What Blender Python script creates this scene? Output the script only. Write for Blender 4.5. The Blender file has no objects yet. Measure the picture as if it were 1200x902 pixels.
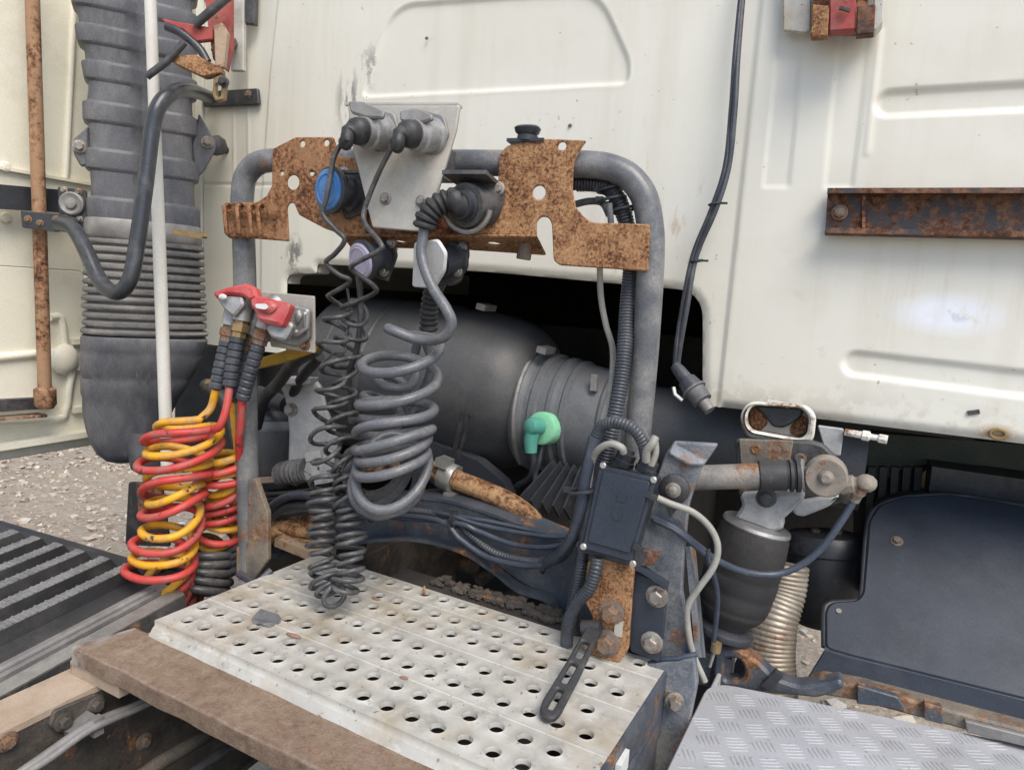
import bpy, bmesh, math, random
import numpy as np
from mathutils import Vector, Matrix, noise as mnoise
from mathutils.geometry import tessellate_polygon
random.seed(7); np.random.seed(7)
S = bpy.context.scene
C = S.collection
CZ = 1.55                                  # eye height of the photographer

# ---------------------------------------------------------------- camera
ROT = ((0.89938605, -0.11162968, 0.42266244),
       (0.43250046, 0.08650009, -0.89747484),
       (0.06362449, 0.98997805, 0.12607687))
FPX = 798.9
cam_d = bpy.data.cameras.new('camera'); cam = bpy.data.objects.new('camera', cam_d); C.objects.link(cam)
cam.matrix_world = Matrix.Translation((0, 0, CZ)) @ Matrix(ROT).to_4x4()
cam_d.sensor_width = 36; cam_d.lens = 36*FPX/1200; cam_d.clip_start = .02; cam_d.clip_end = 2000
S.camera = cam
# ---------------------------------------------------------------- sky, sun, exposure
SUN_EL, SUN_AZ = 52, 132                   # degrees; azimuth measured clockwise from +Y
w = bpy.data.worlds.new('World'); S.world = w; w.use_nodes = True
nt = w.node_tree; bg = nt.nodes['Background']
sky = nt.nodes.new('ShaderNodeTexSky'); sky.sky_type = 'NISHITA'; sky.sun_disc = False
sky.sun_elevation = math.radians(SUN_EL); sky.sun_rotation = math.radians(SUN_AZ)
sky.air_density = 1.0; sky.dust_density = 1.6; sky.ozone_density = .8
nt.links.new(sky.outputs[0], bg.inputs[0]); bg.inputs[1].default_value = .105
sd = bpy.data.lights.new('sun', 'SUN'); sd.energy = 1.5; sd.angle = math.radians(34); sd.color = (1, .93, .82)
sun = bpy.data.objects.new('sun', sd); C.objects.link(sun)
el, az = math.radians(SUN_EL), math.radians(SUN_AZ)
sdir = Vector((math.sin(az)*math.cos(el), math.cos(az)*math.cos(el), math.sin(el)))
sun.rotation_euler = sdir.to_track_quat('Z', 'Y').to_euler(); sun.location = sdir*20
vs = S.view_settings
vs.view_transform = 'Standard'; vs.look = 'None'; vs.gamma = 1; vs.use_curve_mapping = False
vs.exposure = 1.08
S.cycles.max_bounces = 6; S.cycles.diffuse_bounces = 3; S.cycles.glossy_bounces = 3; S.cycles.transmission_bounces = 2

# ---------------------------------------------------------------- geometry helpers
RM = Matrix(ROT)
def ray(x, y): return RM @ Vector((x-600, -(y-451), -FPX)).normalized()
EYE = Vector((0, 0, CZ))
def at(x, y, Y): r = ray(x, y); return EYE + r*(Y/r.y)
def atz(x, y, z): r = ray(x, y); return EYE + r*((z-CZ)/r.z)
def atx(x, y, X): r = ray(x, y); return EYE + r*(X/r.x)
def pxm(p): return FPX/(-(RM.transposed() @ (Vector(p)-EYE)).z)      # pixels per metre at a point
def rp(px, p): return px/pxm(p)

class Plane:
    """a working plane in the place; loc() gives 2-D coordinates on it"""
    def __init__(s, o, n, up=(0, 0, 1)):
        s.o = Vector(o); s.n = Vector(n).normalized()
        s.u = Vector(up).cross(s.n).normalized(); s.v = s.n.cross(s.u)
    def hit(s, x, y, off=0):
        r = ray(x, y); o = s.o + s.n*off
        return EYE + r*((o-EYE).dot(s.n)/r.dot(s.n))
    def loc(s, x, y, off=0): d = s.hit(x, y, off)-s.o; return (d.dot(s.u), d.dot(s.v))
    def w(s, a, b, c=0): return s.o + s.u*a + s.v*b + s.n*c
def YP(Y): return Plane((0, Y, CZ), (0, -1, 0))

class G:
    def __init__(s): s.v = []; s.f = []
    def add(s, vs, fs):
        b = len(s.v); s.v += [Vector(v) for v in vs]; s.f += [tuple(i+b for i in f) for f in fs]; return s
    def hexa(s, a, b):      # two quads (4 pts each), bottom / top in the same order
        return s.add(list(a)+list(b), [(3,2,1,0),(4,5,6,7),(0,1,5,4),(1,2,6,5),(2,3,7,6),(3,0,4,7)])
    def box(s, c, d, u=(1,0,0), v=(0,1,0)):
        u = Vector(u).normalized(); v = Vector(v); v = (v-u*v.dot(u)).normalized(); n = u.cross(v); c = Vector(c)
        q = lambda k: [c+u*(i*d[0]/2)+v*(j*d[1]/2)+n*(k*d[2]/2) for i, j in ((-1,-1),(1,-1),(1,1),(-1,1))]
        return s.hexa(q(-1), q(1))
    def tube(s, path, r, seg=10, caps=True, closed=False):
        P = [Vector(p) for p in path]; n = len(P)
        R = r if callable(r) else ((lambda i: r[i]) if isinstance(r, (list, tuple)) else (lambda i: r))
        T = []
        for i in range(n):
            a = P[(i-1) % n] if closed or i > 0 else P[0]; b = P[(i+1) % n] if closed or i < n-1 else P[-1]
            t = (b-a); T.append(t.normalized() if t.length > 1e-9 else (T[-1] if T else Vector((0,0,1))))
        ref = Vector((0,0,1)) if abs(T[0].z) < .9 else Vector((1,0,0))
        N = (ref-T[0]*ref.dot(T[0])).normalized(); vs = []
        for i in range(n):
            N = N-T[i]*N.dot(T[i]); N.normalize(); B = T[i].cross(N)
            for k in range(seg):
                a = 2*math.pi*k/seg; vs.append(P[i]+(N*math.cos(a)+B*math.sin(a))*R(i))
        fs = []
        for i in range(n if closed else n-1):
            j = (i+1) % n
            for k in range(seg):
                m = (k+1) % seg; fs.append((i*seg+k, i*seg+m, j*seg+m, j*seg+k))
        if caps and not closed:
            fs.append(tuple(reversed(range(seg)))); fs.append(tuple((n-1)*seg+k for k in range(seg)))
        return s.add(vs, fs)
    def lathe(s, p0, p1, prof, seg=24):   # prof: (t along p0->p1, radius)
        p0 = Vector(p0); p1 = Vector(p1)
        return s.lathe_d(p0, (p1-p0).normalized(), [(t*(p1-p0).length, r) for t, r in prof], seg)
    def lathe_d(s, p, d, prof, seg=24):   # prof in metres along direction d
        p = Vector(p); d = Vector(d).normalized()
        ref = Vector((0,0,1)) if abs(d.z) < .9 else Vector((0,-1,0))
        N = (ref-d*ref.dot(d)).normalized(); B = d.cross(N); vs = []; fs = []; n = len(prof)
        for t, r in prof:
            for k in range(seg):
                a = 2*math.pi*k/seg; vs.append(p+d*t+(N*math.cos(a)+B*math.sin(a))*max(r, 1e-5))
        for i in range(n-1):
            for k in range(seg):
                m = (k+1) % seg; fs.append((i*seg+k, i*seg+m, (i+1)*seg+m, (i+1)*seg+k))
        fs.append(tuple(reversed(range(seg)))); fs.append(tuple((n-1)*seg+k for k in range(seg)))
        return s.add(vs, fs)
    def bolt(s, p, n, r, h=None, washer=True):
        h = h or r*.9
        if washer: s.lathe_d(p, n, [(-.002, r*1.5), (r*.22, r*1.5), (r*.3, r*1.35)], 16)
        s.lathe_d(Vector(p)+Vector(n).normalized()*r*.3, n, [(-.001, r), (h*.8, r), (h, r*.8)], 6)
        return s
    def prism(s, pts, vec, bev=0):
        n = len(pts); pts = [Vector(p) for p in pts]; vec = Vector(vec)
        return s.add(pts+[p+vec for p in pts], [tuple(reversed(range(n))), tuple(range(n, 2*n))]+[(i, (i+1) % n, n+(i+1) % n, n+i) for i in range(n)])
    def ball(s, c, r, sub=2, sc=(1,1,1)):
        bm = bmesh.new(); bmesh.ops.create_icosphere(bm, subdivisions=sub, radius=r)
        bm.verts.ensure_lookup_table()
        s.add([Vector(c)+Vector((v.co.x*sc[0], v.co.y*sc[1], v.co.z*sc[2])) for v in bm.verts], [tuple(v.index for v in f.verts) for f in bm.faces]); bm.free(); return s

def spline(pts, n=8, closed=False):
    P = [Vector(p) for p in pts]; out = []; m = len(P)
    rng = range(m if closed else m-1)
    for i in rng:
        p1, p2 = P[i], P[(i+1) % m]
        p0 = P[i-1] if (i > 0 or closed) else p1*2-p2
        p3 = P[(i+2) % m] if (i+2 < m or closed) else p2*2-p1
        for k in range(n):
            t = k/n
            out.append(.5*((2*p1)+(p2-p0)*t+(2*p0-5*p1+4*p2-p3)*t*t+(3*p1-p0-3*p2+p3)*t**3))
    if not closed: out.append(P[-1])
    return out
def px3(*pts, n=8): return spline([at(*p) for p in pts], n)       # smooth path through (px, py, depth) stations
def resample(path, step):
    out = [Vector(path[0])]; acc = 0
    for a, b in zip(path, path[1:]):
        d = (b-a).length
        while acc+d >= step:
            t = (step-acc)/d; a = a+(b-a)*t; out.append(a.copy()); d = (b-a).length; acc = 0
        acc += d
    return out
def corrugated(g, path, r, pitch=.005, depth=.8, seg=10):
    P = resample(path, pitch/3)
    return g.tube(P, [r if i % 3 else r*depth for i in range(len(P))], seg)
def helix(axis, rad, turns, phase=0, n=20, dens=None, tilt=0, wob=0, nod=0):
    """points of a coil wound round an axis curve; dens maps 0..1 of the turns to 0..1 of the axis"""
    A = [Vector(p) for p in axis]; L = [0]
    for a, b in zip(A, A[1:]): L.append(L[-1]+(b-a).length)
    T = [(A[min(i+1, len(A)-1)]-A[max(i-1, 0)]).normalized() for i in range(len(A))]
    ref = Vector((0,-1,0)); N = (ref-T[0]*ref.dot(T[0])).normalized(); fr = []
    for t in T: N = (N-t*N.dot(t)).normalized(); fr.append((N.copy(), t.cross(N)))
    out = []; m = int(turns*n)
    for i in range(m+1):
        q = i/m; s = (dens(q) if dens else q)*L[-1]
        j = 0
        while j < len(L)-2 and L[j+1] < s: j += 1
        k = (s-L[j])/max(L[j+1]-L[j], 1e-9)
        p = A[j].lerp(A[j+1], k); n1 = fr[j][0].lerp(fr[j+1][0], k); b1 = fr[j][1].lerp(fr[j+1][1], k)
        a = phase+2*math.pi*turns*q; r = rad(q) if callable(rad) else rad
        o_ = (n1*math.cos(a)+b1*math.sin(a))*r; tw = q*turns
        tl_ = tilt+wob*mnoise.noise((tw*.9, 3.1, wob*9)); t2 = wob*mnoise.noise((tw*.8, 7.7, 1.3))
        out.append(p+o_+Vector((wob*.12*r*mnoise.noise((tw*.7, 0, 5)), 0, o_.x*tl_+o_.y*(t2+nod))))
    return out
def fillet(pts, r, seg=5):
    out = []; n = len(pts)
    for i in range(n):
        p = Vector(pts[i]); a = Vector(pts[i-1]); b = Vector(pts[(i+1) % n]); rr = r[i] if isinstance(r, (list, tuple)) else r
        da, db = (a-p), (b-p); l = min(rr, da.length*.48, db.length*.48)
        if l < 1e-5: out.append(p); continue
        A = p+da.normalized()*l; B = p+db.normalized()*l
        for k in range(seg+1):
            t = k/seg; out.append(A*(1-t)**2+p*2*t*(1-t)+B*t*t)
    return out

# ---------------------------------------------------------------- objects
def tag(o, label, cat, group=None, kind=None):
    if label: o['label'] = label
    if cat: o['category'] = cat
    if group: o['group'] = group
    if kind: o['kind'] = kind
    return o
def thing(name, label, cat, loc, group=None):
    o = bpy.data.objects.new(name, None); C.objects.link(o); o.location = loc; o.empty_display_size = .02
    return tag(o, label, cat, group)
ORG = {}
def wl(o):
    v = Vector(o.location)
    while o.parent: o = o.parent; v += Vector(o.location)
    return v
def finish(name, me, m, parent, ang=40):
    me.materials.append(MAT[m] if isinstance(m, str) else m)
    o = bpy.data.objects.new(name, me); C.objects.link(o)
    if ang:
        me.polygons.foreach_set('use_smooth', [True]*len(me.polygons)); me.set_sharp_from_angle(angle=math.radians(ang))
    if parent is not None:
        o.parent = parent; me.transform(Matrix.Translation(-wl(parent)))
    else:
        vs = [v.co for v in me.vertices]; c = sum(vs, Vector())/len(vs); c.z = min(v.z for v in vs)
        me.transform(Matrix.Translation(-c)); o.location = c
    me.update(); return o
def part(name, g, m, parent=None, ang=40, label=None):
    me = bpy.data.meshes.new(name); me.from_pydata([tuple(v) for v in g.v], [], g.f); me.update()
    bm = bmesh.new(); bm.from_mesh(me); bmesh.ops.recalc_face_normals(bm, faces=bm.faces); bm.to_mesh(me); bm.free()
    o = finish(name, me, m, parent, ang)
    if label: o['label'] = label
    return o
def plate(name, pl, outline, t, m, parent=None, holes=(), rad=0, bev=.0015, off=0, local=False, ang=20, label=None):
    """a sheet cut to an outline on a plane, with holes, real thickness and softened edges"""
    o2 = [Vector(p) if local else Vector(pl.loc(*p, off+t/2)) for p in outline]
    loops = [fillet(o2, rad) if rad else o2]
    for h in holes:
        if len(h) == 3 and not hasattr(h[0], '__len__'):         # (x, y, radius)
            c = Vector(h[:2]) if local else Vector(pl.loc(h[0], h[1], off+t/2))
            loops.append([c+Vector((math.cos(a*math.pi/10), math.sin(a*math.pi/10)))*h[2] for a in range(20)])
        else:
            hp = [Vector(p) if local else Vector(pl.loc(*p, off+t/2)) for p in h]
            loops.append(fillet(hp, rad))
    area = lambda L: sum(L[k-1].x*L[k].y-L[k].x*L[k-1].y for k in range(len(L)))
    V = []; F = []; inner = []; bev = min(bev, t*.4)
    for q, L in enumerate(loops):
        L = [p for k, p in enumerate(L) if (p-L[k-1]).length > 1e-6]
        if (area(L) > 0) != (q == 0): L = L[::-1]          # outline anticlockwise, holes clockwise
        n = len(L); I = []
        for k in range(n):
            a, p, b = L[k-1], L[k], L[(k+1) % n]; d1 = (p-a).normalized(); d2 = (b-p).normalized(); n1 = Vector((-d1.y, d1.x)); n2 = Vector((-d2.y, d2.x))
            m2 = n1+n2; m2 = m2/max(m2.dot(n1), .35) if m2.length > 1e-6 else n1; I.append(p+m2*bev)
        b0 = len(V); h = t/2
        for ring, z in ((I, h), (L, h-bev), (L, -h+bev), (I, -h)): V += [Vector((p.x, p.y, z)) for p in ring]
        for r_ in range(3):
            for k in range(n): m_ = (k+1) % n; F.append((b0+r_*n+k, b0+(r_+1)*n+k, b0+(r_+1)*n+m_, b0+r_*n+m_))
        inner.append((b0, n, I))
    tri = tessellate_polygon([[Vector((p.x, p.y, 0)) for p in I] for _, _, I in inner])
    mp_ = [b0+k for b0, n, I in inner for k in range(n)]; mq_ = [b0+3*n+k for b0, n, I in inner for k in range(n)]
    for a, b, c in tri: F.append((mp_[a], mp_[b], mp_[c])); F.append((mq_[c], mq_[b], mq_[a]))
    me = bpy.data.meshes.new(name); me.from_pydata([tuple(v) for v in V], [], F); me.update()
    bm = bmesh.new(); bm.from_mesh(me); bmesh.ops.recalc_face_normals(bm, faces=bm.faces); bm.to_mesh(me); bm.free()
    M = Matrix((( *pl.u, 0), (*pl.v, 0), (*pl.n, 0), (0,0,0,1))).transposed()
    M.translation = pl.o + pl.n*(off+t/2)
    me.transform(M)
    o = finish(name, me, m, parent, ang)
    if label: o['label'] = label
    return o

# ---------------------------------------------------------------- materials
MAT = {}
class NT:
    def __init__(s, name):
        s.m = bpy.data.materials.new(name); s.m.use_nodes = True; s.t = s.m.node_tree
        s.b = s.t.nodes['Principled BSDF']; s.tc = s.t.nodes.new('ShaderNodeTexCoord').outputs['Object']; MAT[name] = s.m
    def n(s, typ, **kw):
        n = s.t.nodes.new(typ)
        for k, v in kw.items(): setattr(n, k, v)
        return n
    def set(s, sock, v):
        if isinstance(v, bpy.types.NodeSocket): s.t.links.new(v, sock)
        else: sock.default_value = v
    def noise(s, scale, detail=6, rough=.6, vec=None, stretch=None, off=0):
        n = s.n('ShaderNodeTexNoise'); v = vec or s.tc
        if stretch or off:
            mp = s.n('ShaderNodeMapping'); s.set(mp.inputs[0], v); mp.inputs['Scale'].default_value = stretch or (1,1,1); mp.inputs['Location'].default_value = (off, off*.7, -off); v = mp.outputs[0]
        s.set(n.inputs['Vector'], v); n.inputs['Scale'].default_value = scale; n.inputs['Detail'].default_value = detail; n.inputs['Roughness'].default_value = rough
        return n.outputs[0]
    def ramp(s, fac, stops):
        n = s.n('ShaderNodeValToRGB'); s.set(n.inputs[0], fac); e = n.color_ramp.elements
        while len(e) < len(stops): e.new(.5)
        for i, (p, c) in enumerate(stops):
            e[i].position = p; e[i].color = (*c, 1) if hasattr(c, '__len__') else (c, c, c, 1)
        return n.outputs[0]
    def mix(s, fac, a, b, mode='MIX'):
        n = s.n('ShaderNodeMix', data_type='RGBA', blend_type=mode); s.set(n.inputs[0], fac)
        for k, v in ((6, a), (7, b)): s.set(n.inputs[k], (*v, 1) if hasattr(v, '__len__') and not isinstance(v, bpy.types.NodeSocket) and len(v) == 3 else v)
        return n.outputs[2]
    def math(s, op, a, b=0, clamp=False):
        n = s.n('ShaderNodeMath', operation=op, use_clamp=clamp); s.set(n.inputs[0], a); s.set(n.inputs[1], b); return n.outputs[0]
    def blob(s, c, r, soft=.5):      # 1 inside an ellipsoid round c, falling to 0 at its edge
        mp = s.n('ShaderNodeMapping', vector_type='TEXTURE'); s.set(mp.inputs[0], s.tc); mp.inputs['Location'].default_value = c; mp.inputs['Scale'].default_value = r
        l = s.n('ShaderNodeVectorMath', operation='LENGTH'); s.set(l.inputs[0], mp.outputs[0])
        return s.ramp(l.outputs['Value'], [(1-soft, 1.0), (1.0, 0.0)])
    def bump(s, h, strength, dist=.002, prev=None):
        n = s.n('ShaderNodeBump'); s.set(n.inputs['Height'], h); n.inputs['Strength'].default_value = strength; n.inputs['Distance'].default_value = dist
        if prev: s.set(n.inputs['Normal'], prev)
        return n.outputs[0]
    def out(s, col=None, rough=None, metal=None, nrm=None):
        if col is not None: s.set(s.b.inputs['Base Color'], (*col, 1) if isinstance(col, tuple) else col)
        if rough is not None: s.set(s.b.inputs['Roughness'], rough)
        if metal is not None: s.set(s.b.inputs['Metallic'], metal)
        if nrm is not None: s.set(s.b.inputs['Normal'], nrm)
        return s
RUSTC = [(.25, (.045,.022,.014)), (.42, (.13,.058,.028)), (.55, (.24,.118,.055)), (.68, (.33,.20,.11)), (.85, (.44,.34,.24))]
def surf(name, base, base2=None, sc=12, lo=.38, hi=.62, dust=None, damt=.5, dsc=25, rust=0, rsc=9, rough=.6, rvar=.15, metal=0, bsc=300, bst=.12, speck=None, off=0, stretch=None, up=0):
    gr = (.74, 1.16) if max(base) < .2 else (.90, 1.05)
    m = NT(name); col = (*base, 1)
    if base2: col = m.mix(m.ramp(m.noise(sc, 4, .65, stretch=stretch, off=off), [(lo, 0.), (hi, 1.)]), base, base2)
    if dust:
        d = m.ramp(m.noise(dsc, 5, .7, off=off+3, stretch=stretch), [(.62-.4*damt, 0.), (.9-.3*damt, 1.)])
        d2 = m.math('MULTIPLY', d, min(1, .35+damt*.6))
        if up:
            g = m.n('ShaderNodeNewGeometry'); sx = m.n('ShaderNodeSeparateXYZ'); m.set(sx.inputs[0], g.outputs['Normal'])
            u = m.ramp(sx.outputs[2], [(.15, 0.), (.95, 1.)]); d2 = m.math('MAXIMUM', d2, m.math('MULTIPLY', u, m.math('MULTIPLY', m.ramp(m.noise(dsc*2, 3), [(.3,.2),(.7,1.)]), up)))
        col = m.mix(d2, col, dust)
    if speck: col = m.mix(m.ramp(m.noise(speck[1], 3, .5, off=off+9), [(.66, 0.), (.72, 1.)]), col, speck[0])
    col = m.mix(1.0, col, m.ramp(m.noise(420, 2, .7, off=off+21), [(.32, gr[0]), (.68, gr[1])]), 'MULTIPLY')
    nh = m.noise(bsc, 2, .6, off=off); rg = m.math('ADD', m.math('MULTIPLY', m.noise(sc*2.3, 2, off=off+5), rvar*2), rough-rvar); met = metal
    nrm = m.bump(nh, bst, .0015)
    if rust:
        rn = m.noise(rsc, 5, .72, off=off+17); k = m.ramp(rn, [(.66-.42*rust, 0.), (.74-.38*rust, 1.)])
        rc = m.ramp(m.noise(rsc*9, 4, .75, off=off+2), RUSTC); col = m.mix(k, col, rc)
        rg = m.math('MAXIMUM', rg, m.math('MULTIPLY', k, .85)); met = m.math('MULTIPLY', m.math('SUBTRACT', 1, k), metal)
        nrm = m.bump(m.math('MULTIPLY', k, m.noise(rsc*18, 2, .7)), .5, .002, nrm)
    return m.out(col, rg, met, nrm)

# rust that has eaten the whole surface
def heavy_rust(name, light, off=0, sc=70, paint=None, pamt=0.):
    m = NT(name)
    a = m.noise(sc, 5, .8, off=off); b = m.noise(sc*.13, 3, .6, off=off+4)
    k = m.math('ADD', m.math('MULTIPLY', a, .78), m.math('MULTIPLY', b, .32))
    col = m.ramp(k, [(.42, (.035,.020,.015)), (.475, tuple(c*q for c, q in zip(light, (.34, .26, .23)))), (.53, tuple(c*q for c, q in zip(light, (.66, .54, .48)))), (.59, light), (.70, tuple(min(1, c*1.3) for c in light))])
    vo = m.n('ShaderNodeTexVoronoi'); m.set(vo.inputs['Vector'], m.tc); vo.inputs['Scale'].default_value = sc*2.4
    pit = m.ramp(vo.outputs['Distance'], [(.05, 1.), (.22, 0.)]); pit = m.math('MULTIPLY', pit, m.ramp(m.noise(sc*.5, 3, off=off+8), [(.45, 0.), (.6, .8)]))
    col = m.mix(pit, col, (.028,.016,.014))
    if paint: col = m.mix(m.ramp(m.noise(sc*.2, 5, .75, off=off+11), [(.62-.35*pamt, 0.), (.68-.3*pamt, 1.)]), col, paint)
    m.out(col, m.math('ADD', .62, m.math('MULTIPLY', a, .3)), 0., m.bump(m.math('SUBTRACT', a, pit), .75, .0022))
    m.b.inputs['Specular IOR Level'].default_value = .3
heavy_rust('rust', (.375,.215,.108), 0, 250, (.30,.15,.075), .12); heavy_rust('rust_left', (.30,.16,.08), 31, 170, (.29,.155,.08), .22); heavy_rust('rust_red', (.32,.165,.095), 5, 90)
heavy_rust('rust_pipe', (.40,.245,.13), 8, 60); heavy_rust('rust_dark', (.19,.10,.060), 12, 90, (.062,.060,.066), .34)
heavy_rust('rust_pale', (.42,.29,.20), 15, 120, (.40,.30,.22), .5); 
def beam_mat():
    m = NT('rust_beam'); a = m.noise(60, 5, .8); b = m.noise(7, 4, .7, off=3); c = m.noise(420, 3, .85, off=5)
    col = m.ramp(m.math('ADD', m.math('MULTIPLY', a, .55), m.math('MULTIPLY', b, .45)), [(.36, (.115,.075,.052)), (.46, (.205,.140,.098)), (.56, (.265,.195,.142)), (.68, (.34,.275,.215))])
    col = m.mix(m.ramp(c, [(.34, .55), (.46, 0.)]), col, (.10,.07,.052)); col = m.mix(m.ramp(m.noise(110, 3, .7, off=9), [(.62, 0.), (.70, .8)]), col, (.22,.095,.04))
    g_ = m.n('ShaderNodeNewGeometry'); col = m.mix(m.math('MULTIPLY', m.ramp(g_.outputs['Pointiness'], [(.515, 0.), (.56, 1.)]), m.ramp(m.noise(35, 4, .7), [(.38, 0.), (.56, .75)])), col, (.40,.385,.37))
    m.out(col, .8, 0., m.bump(m.math('ADD', a, m.math('MULTIPLY', c, 1.6)), .7, .0016)); m.b.inputs['Specular IOR Level'].default_value = .3
beam_mat()
GREY = (.30,.285,.255)
surf('black_plastic', (.020,.023,.030), (.036,.040,.049), 9, dust=(.16,.155,.15), damt=0.25, dsc=14, rough=0.45, bsc=500, bst=.15, up=0.12)
surf('duct_plastic', (.066,.068,.080), (.100,.102,.114), 6, dust=(.27,.26,.245), damt=0.45, dsc=11, rough=0.5, bsc=600, bst=.2, off=2, up=0.25, stretch=(1,1,.5))
surf('bellows_rubber', (.10,.098,.10), (.16,.155,.15), 10, dust=(.33,.31,.28), damt=.5, dsc=16, rough=.75, off=4, up=.4)
surf('filter_plastic', (.044,.047,.053), (.068,.072,.079), 5, dust=(.12,.115,.11), damt=0.5, dsc=7, rough=0.48, bsc=400, bst=.12, off=6, up=0.45)
surf('housing_plastic', (.105,.113,.127), (.150,.157,.168), 8, dust=(.2,.195,.185), damt=0.45, dsc=12, rough=.55, off=61, up=.35)
surf('black_rubber', (.020,.020,.022), (.035,.035,.037), 20, dust=(.15,.14,.13), damt=.3, dsc=30, rough=0.55, off=8, up=.15)
surf('spring_rubber', (.019,.018,.019), (.033,.030,.030), 12, dust=(.10,.090,.084), damt=0.25, dsc=8, rough=.8, off=9)
surf('blue_black', (.018,.025,.038), (.029,.038,.055), 8, dust=(.07,.075,.088), damt=0.3, dsc=13, rough=0.5, bsc=350, bst=0.06, off=11, up=0.03)
surf('frame_steel', (.036,.046,.064), (.070,.084,.108), 9, dust=(.24,.235,.225), damt=0.3, dsc=18, rust=.22, rsc=12, rough=0.45, bsc=250, bst=.3, off=13, up=0.15)
surf('tower_steel', (.062,.078,.105), (.185,.202,.228), 13, .4, .6, dust=(.30,.295,.28), damt=.6, dsc=20, rust=.22, rsc=13, rough=.6, bsc=220, bst=.4, off=15)
surf('grey_tube', (.092,.099,.112), (.150,.154,.160), 10, dust=(.36,.345,.32), damt=.42, dsc=22, rust=.17, rsc=9, rough=0.36, off=17, bsc=200, bst=.12)
surf('dark_metal', (.030,.030,.033), (.055,.055,.058), 12, dust=(.2,.185,.17), damt=.4, rust=.15, rough=.5, off=19)
surf('handle_black', (.024,.027,.033), (.042,.046,.053), 9, dust=(.2,.2,.2), damt=.2, rough=.33, rvar=.1, off=23)
surf('coil_grey', (.100,.106,.120), (.130,.136,.148), 16, dust=(.33,.315,.29), damt=0.3, dsc=35, rough=0.42, off=25, up=0.22)
surf('coil_dark', (.038,.039,.043), (.068,.068,.071), 22, dust=(.30,.28,.25), damt=0.3, dsc=45, rough=0.42, off=27, up=0.18)
surf('conduit', (.032,.037,.047), (.058,.065,.079), 14, dust=(.2,.195,.185), damt=0.25, dsc=30, rough=0.42, off=29, up=0.15)
surf('cable_blue', (.030,.040,.060), (.052,.066,.092), 14, dust=(.17,.175,.185), damt=0.2, dsc=30, rough=0.4, off=30, up=0.15)
surf('cable_beige', (.26,.25,.225), (.35,.335,.30), 20, dust=(.15,.14,.125), damt=.3, dsc=40, rough=.55, off=31)
surf('alu_plate', (.43,.405,.36), (.53,.505,.455), 9, dust=(.30,.27,.225), damt=.45, dsc=16, rough=.42, metal=.15, bsc=90, bst=.1, off=33)
surf('alu', (.36,.355,.34), (.50,.49,.47), 18, dust=(.22,.205,.18), damt=.45, dsc=30, rough=.42, metal=.7, off=35, bsc=120, bst=.3)
surf('cast_alu', (.30,.30,.30), (.44,.44,.435), 22, dust=(.16,.15,.14), damt=.5, dsc=30, rough=.5, metal=.5, off=36, bsc=160, bst=.45)
def galv_mat():
    m = NT('galv'); col = m.mix(m.ramp(m.noise(14, 4, .65), [(.38, 0.), (.62, 1.)]), (.43,.415,.375), (.52,.505,.46))
    col = m.mix(m.math('MULTIPLY', m.ramp(m.noise(7, 5, .7, off=2), [(.50, 0.), (.66, 1.)]), .62), col, (.33,.25,.14))
    col = m.mix(m.math('MULTIPLY', m.ramp(m.noise(22, 5, .75, off=5), [(.52, 0.), (.66, 1.)]), .5), col, (.27,.255,.23))
    col = m.mix(m.math('MULTIPLY', m.ramp(m.noise(45, 4, .7, off=8, stretch=(.35, 1.5, 1)), [(.60, 0.), (.66, 1.)]), .55), col, (.62,.61,.58))
    col = m.mix(m.ramp(m.noise(130, 3, .6, off=4), [(.64, 0.), (.70, .85)]), col, (.16,.125,.09))
    col = m.mix(m.ramp(m.noise(11, 6, .75, off=9), [(.655, 0.), (.69, .8)]), col, (.20,.115,.06))
    m.out(col, m.math('ADD', .34, m.math('MULTIPLY', m.noise(25, 3), .3)), .12, m.bump(m.noise(130, 3), .15, .0015, m.bump(m.noise(9, 3), .25, .01)))
galv_mat()
surf('tread', (.37,.38,.40), (.44,.45,.47), 6, dust=(.29,.28,.265), damt=.4, dsc=9, rough=0.75, metal=.15, bsc=200, bst=.1, off=39, speck=((.22,.21,.20), 160))
surf('pale_bracket', (.38,.385,.385), (.48,.48,.47), 9, dust=(.07,.075,.082), damt=.45, dsc=20, rough=.65, off=41)
surf('dirty_alu', (.21,.20,.195), (.31,.30,.285), 18, dust=(.12,.11,.105), damt=.5, rough=.6, metal=.3, off=43)
surf('bolt', (.20,.18,.165), (.32,.30,.27), 40, rust=.3, rsc=60, rough=.5, metal=.5, off=45)
surf('rusty_bolt', (.13,.105,.09), (.20,.15,.115), 40, rust=.45, rsc=50, rough=.75, off=47)
surf('brass', (.36,.25,.11), (.24,.16,.07), 30, dust=(.2,.17,.13), damt=.5, rough=.5, metal=.5, off=49)
surf('red_cap', (.42,.040,.045), (.50,.075,.075), 20, dust=(.45,.30,.27), damt=.35, dsc=35, rough=.5, off=51)
surf('red_paint', (.40,.050,.045), (.30,.045,.040), 20, dust=(.30,.17,.13), damt=.5, rust=.22, rsc=22, rough=.6, off=52)
surf('blue_cap', (.025,.13,.38), (.045,.19,.46), 16, dust=(.22,.35,.5), damt=.4, rough=.5, off=53)
surf('lilac_cap', (.42,.37,.52), (.50,.45,.58), 16, dust=(.34,.31,.36), damt=.3, rough=.55, off=54)
surf('white_cap', (.58,.585,.58), (.66,.66,.65), 16, dust=(.38,.36,.33), damt=.35, rough=.55, off=55)
surf('green_plastic', (.24,.62,.36), (.30,.70,.44), 20, dust=(.12,.28,.18), damt=.35, rough=.5, off=56)
surf('green_dark', (.09,.36,.28), (.13,.42,.33), 20, rough=.5, off=57)
surf('yellow_part', (.50,.30,.03), (.42,.23,.03), 20, dust=(.25,.17,.08), damt=.4, rough=.6, off=58)
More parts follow.
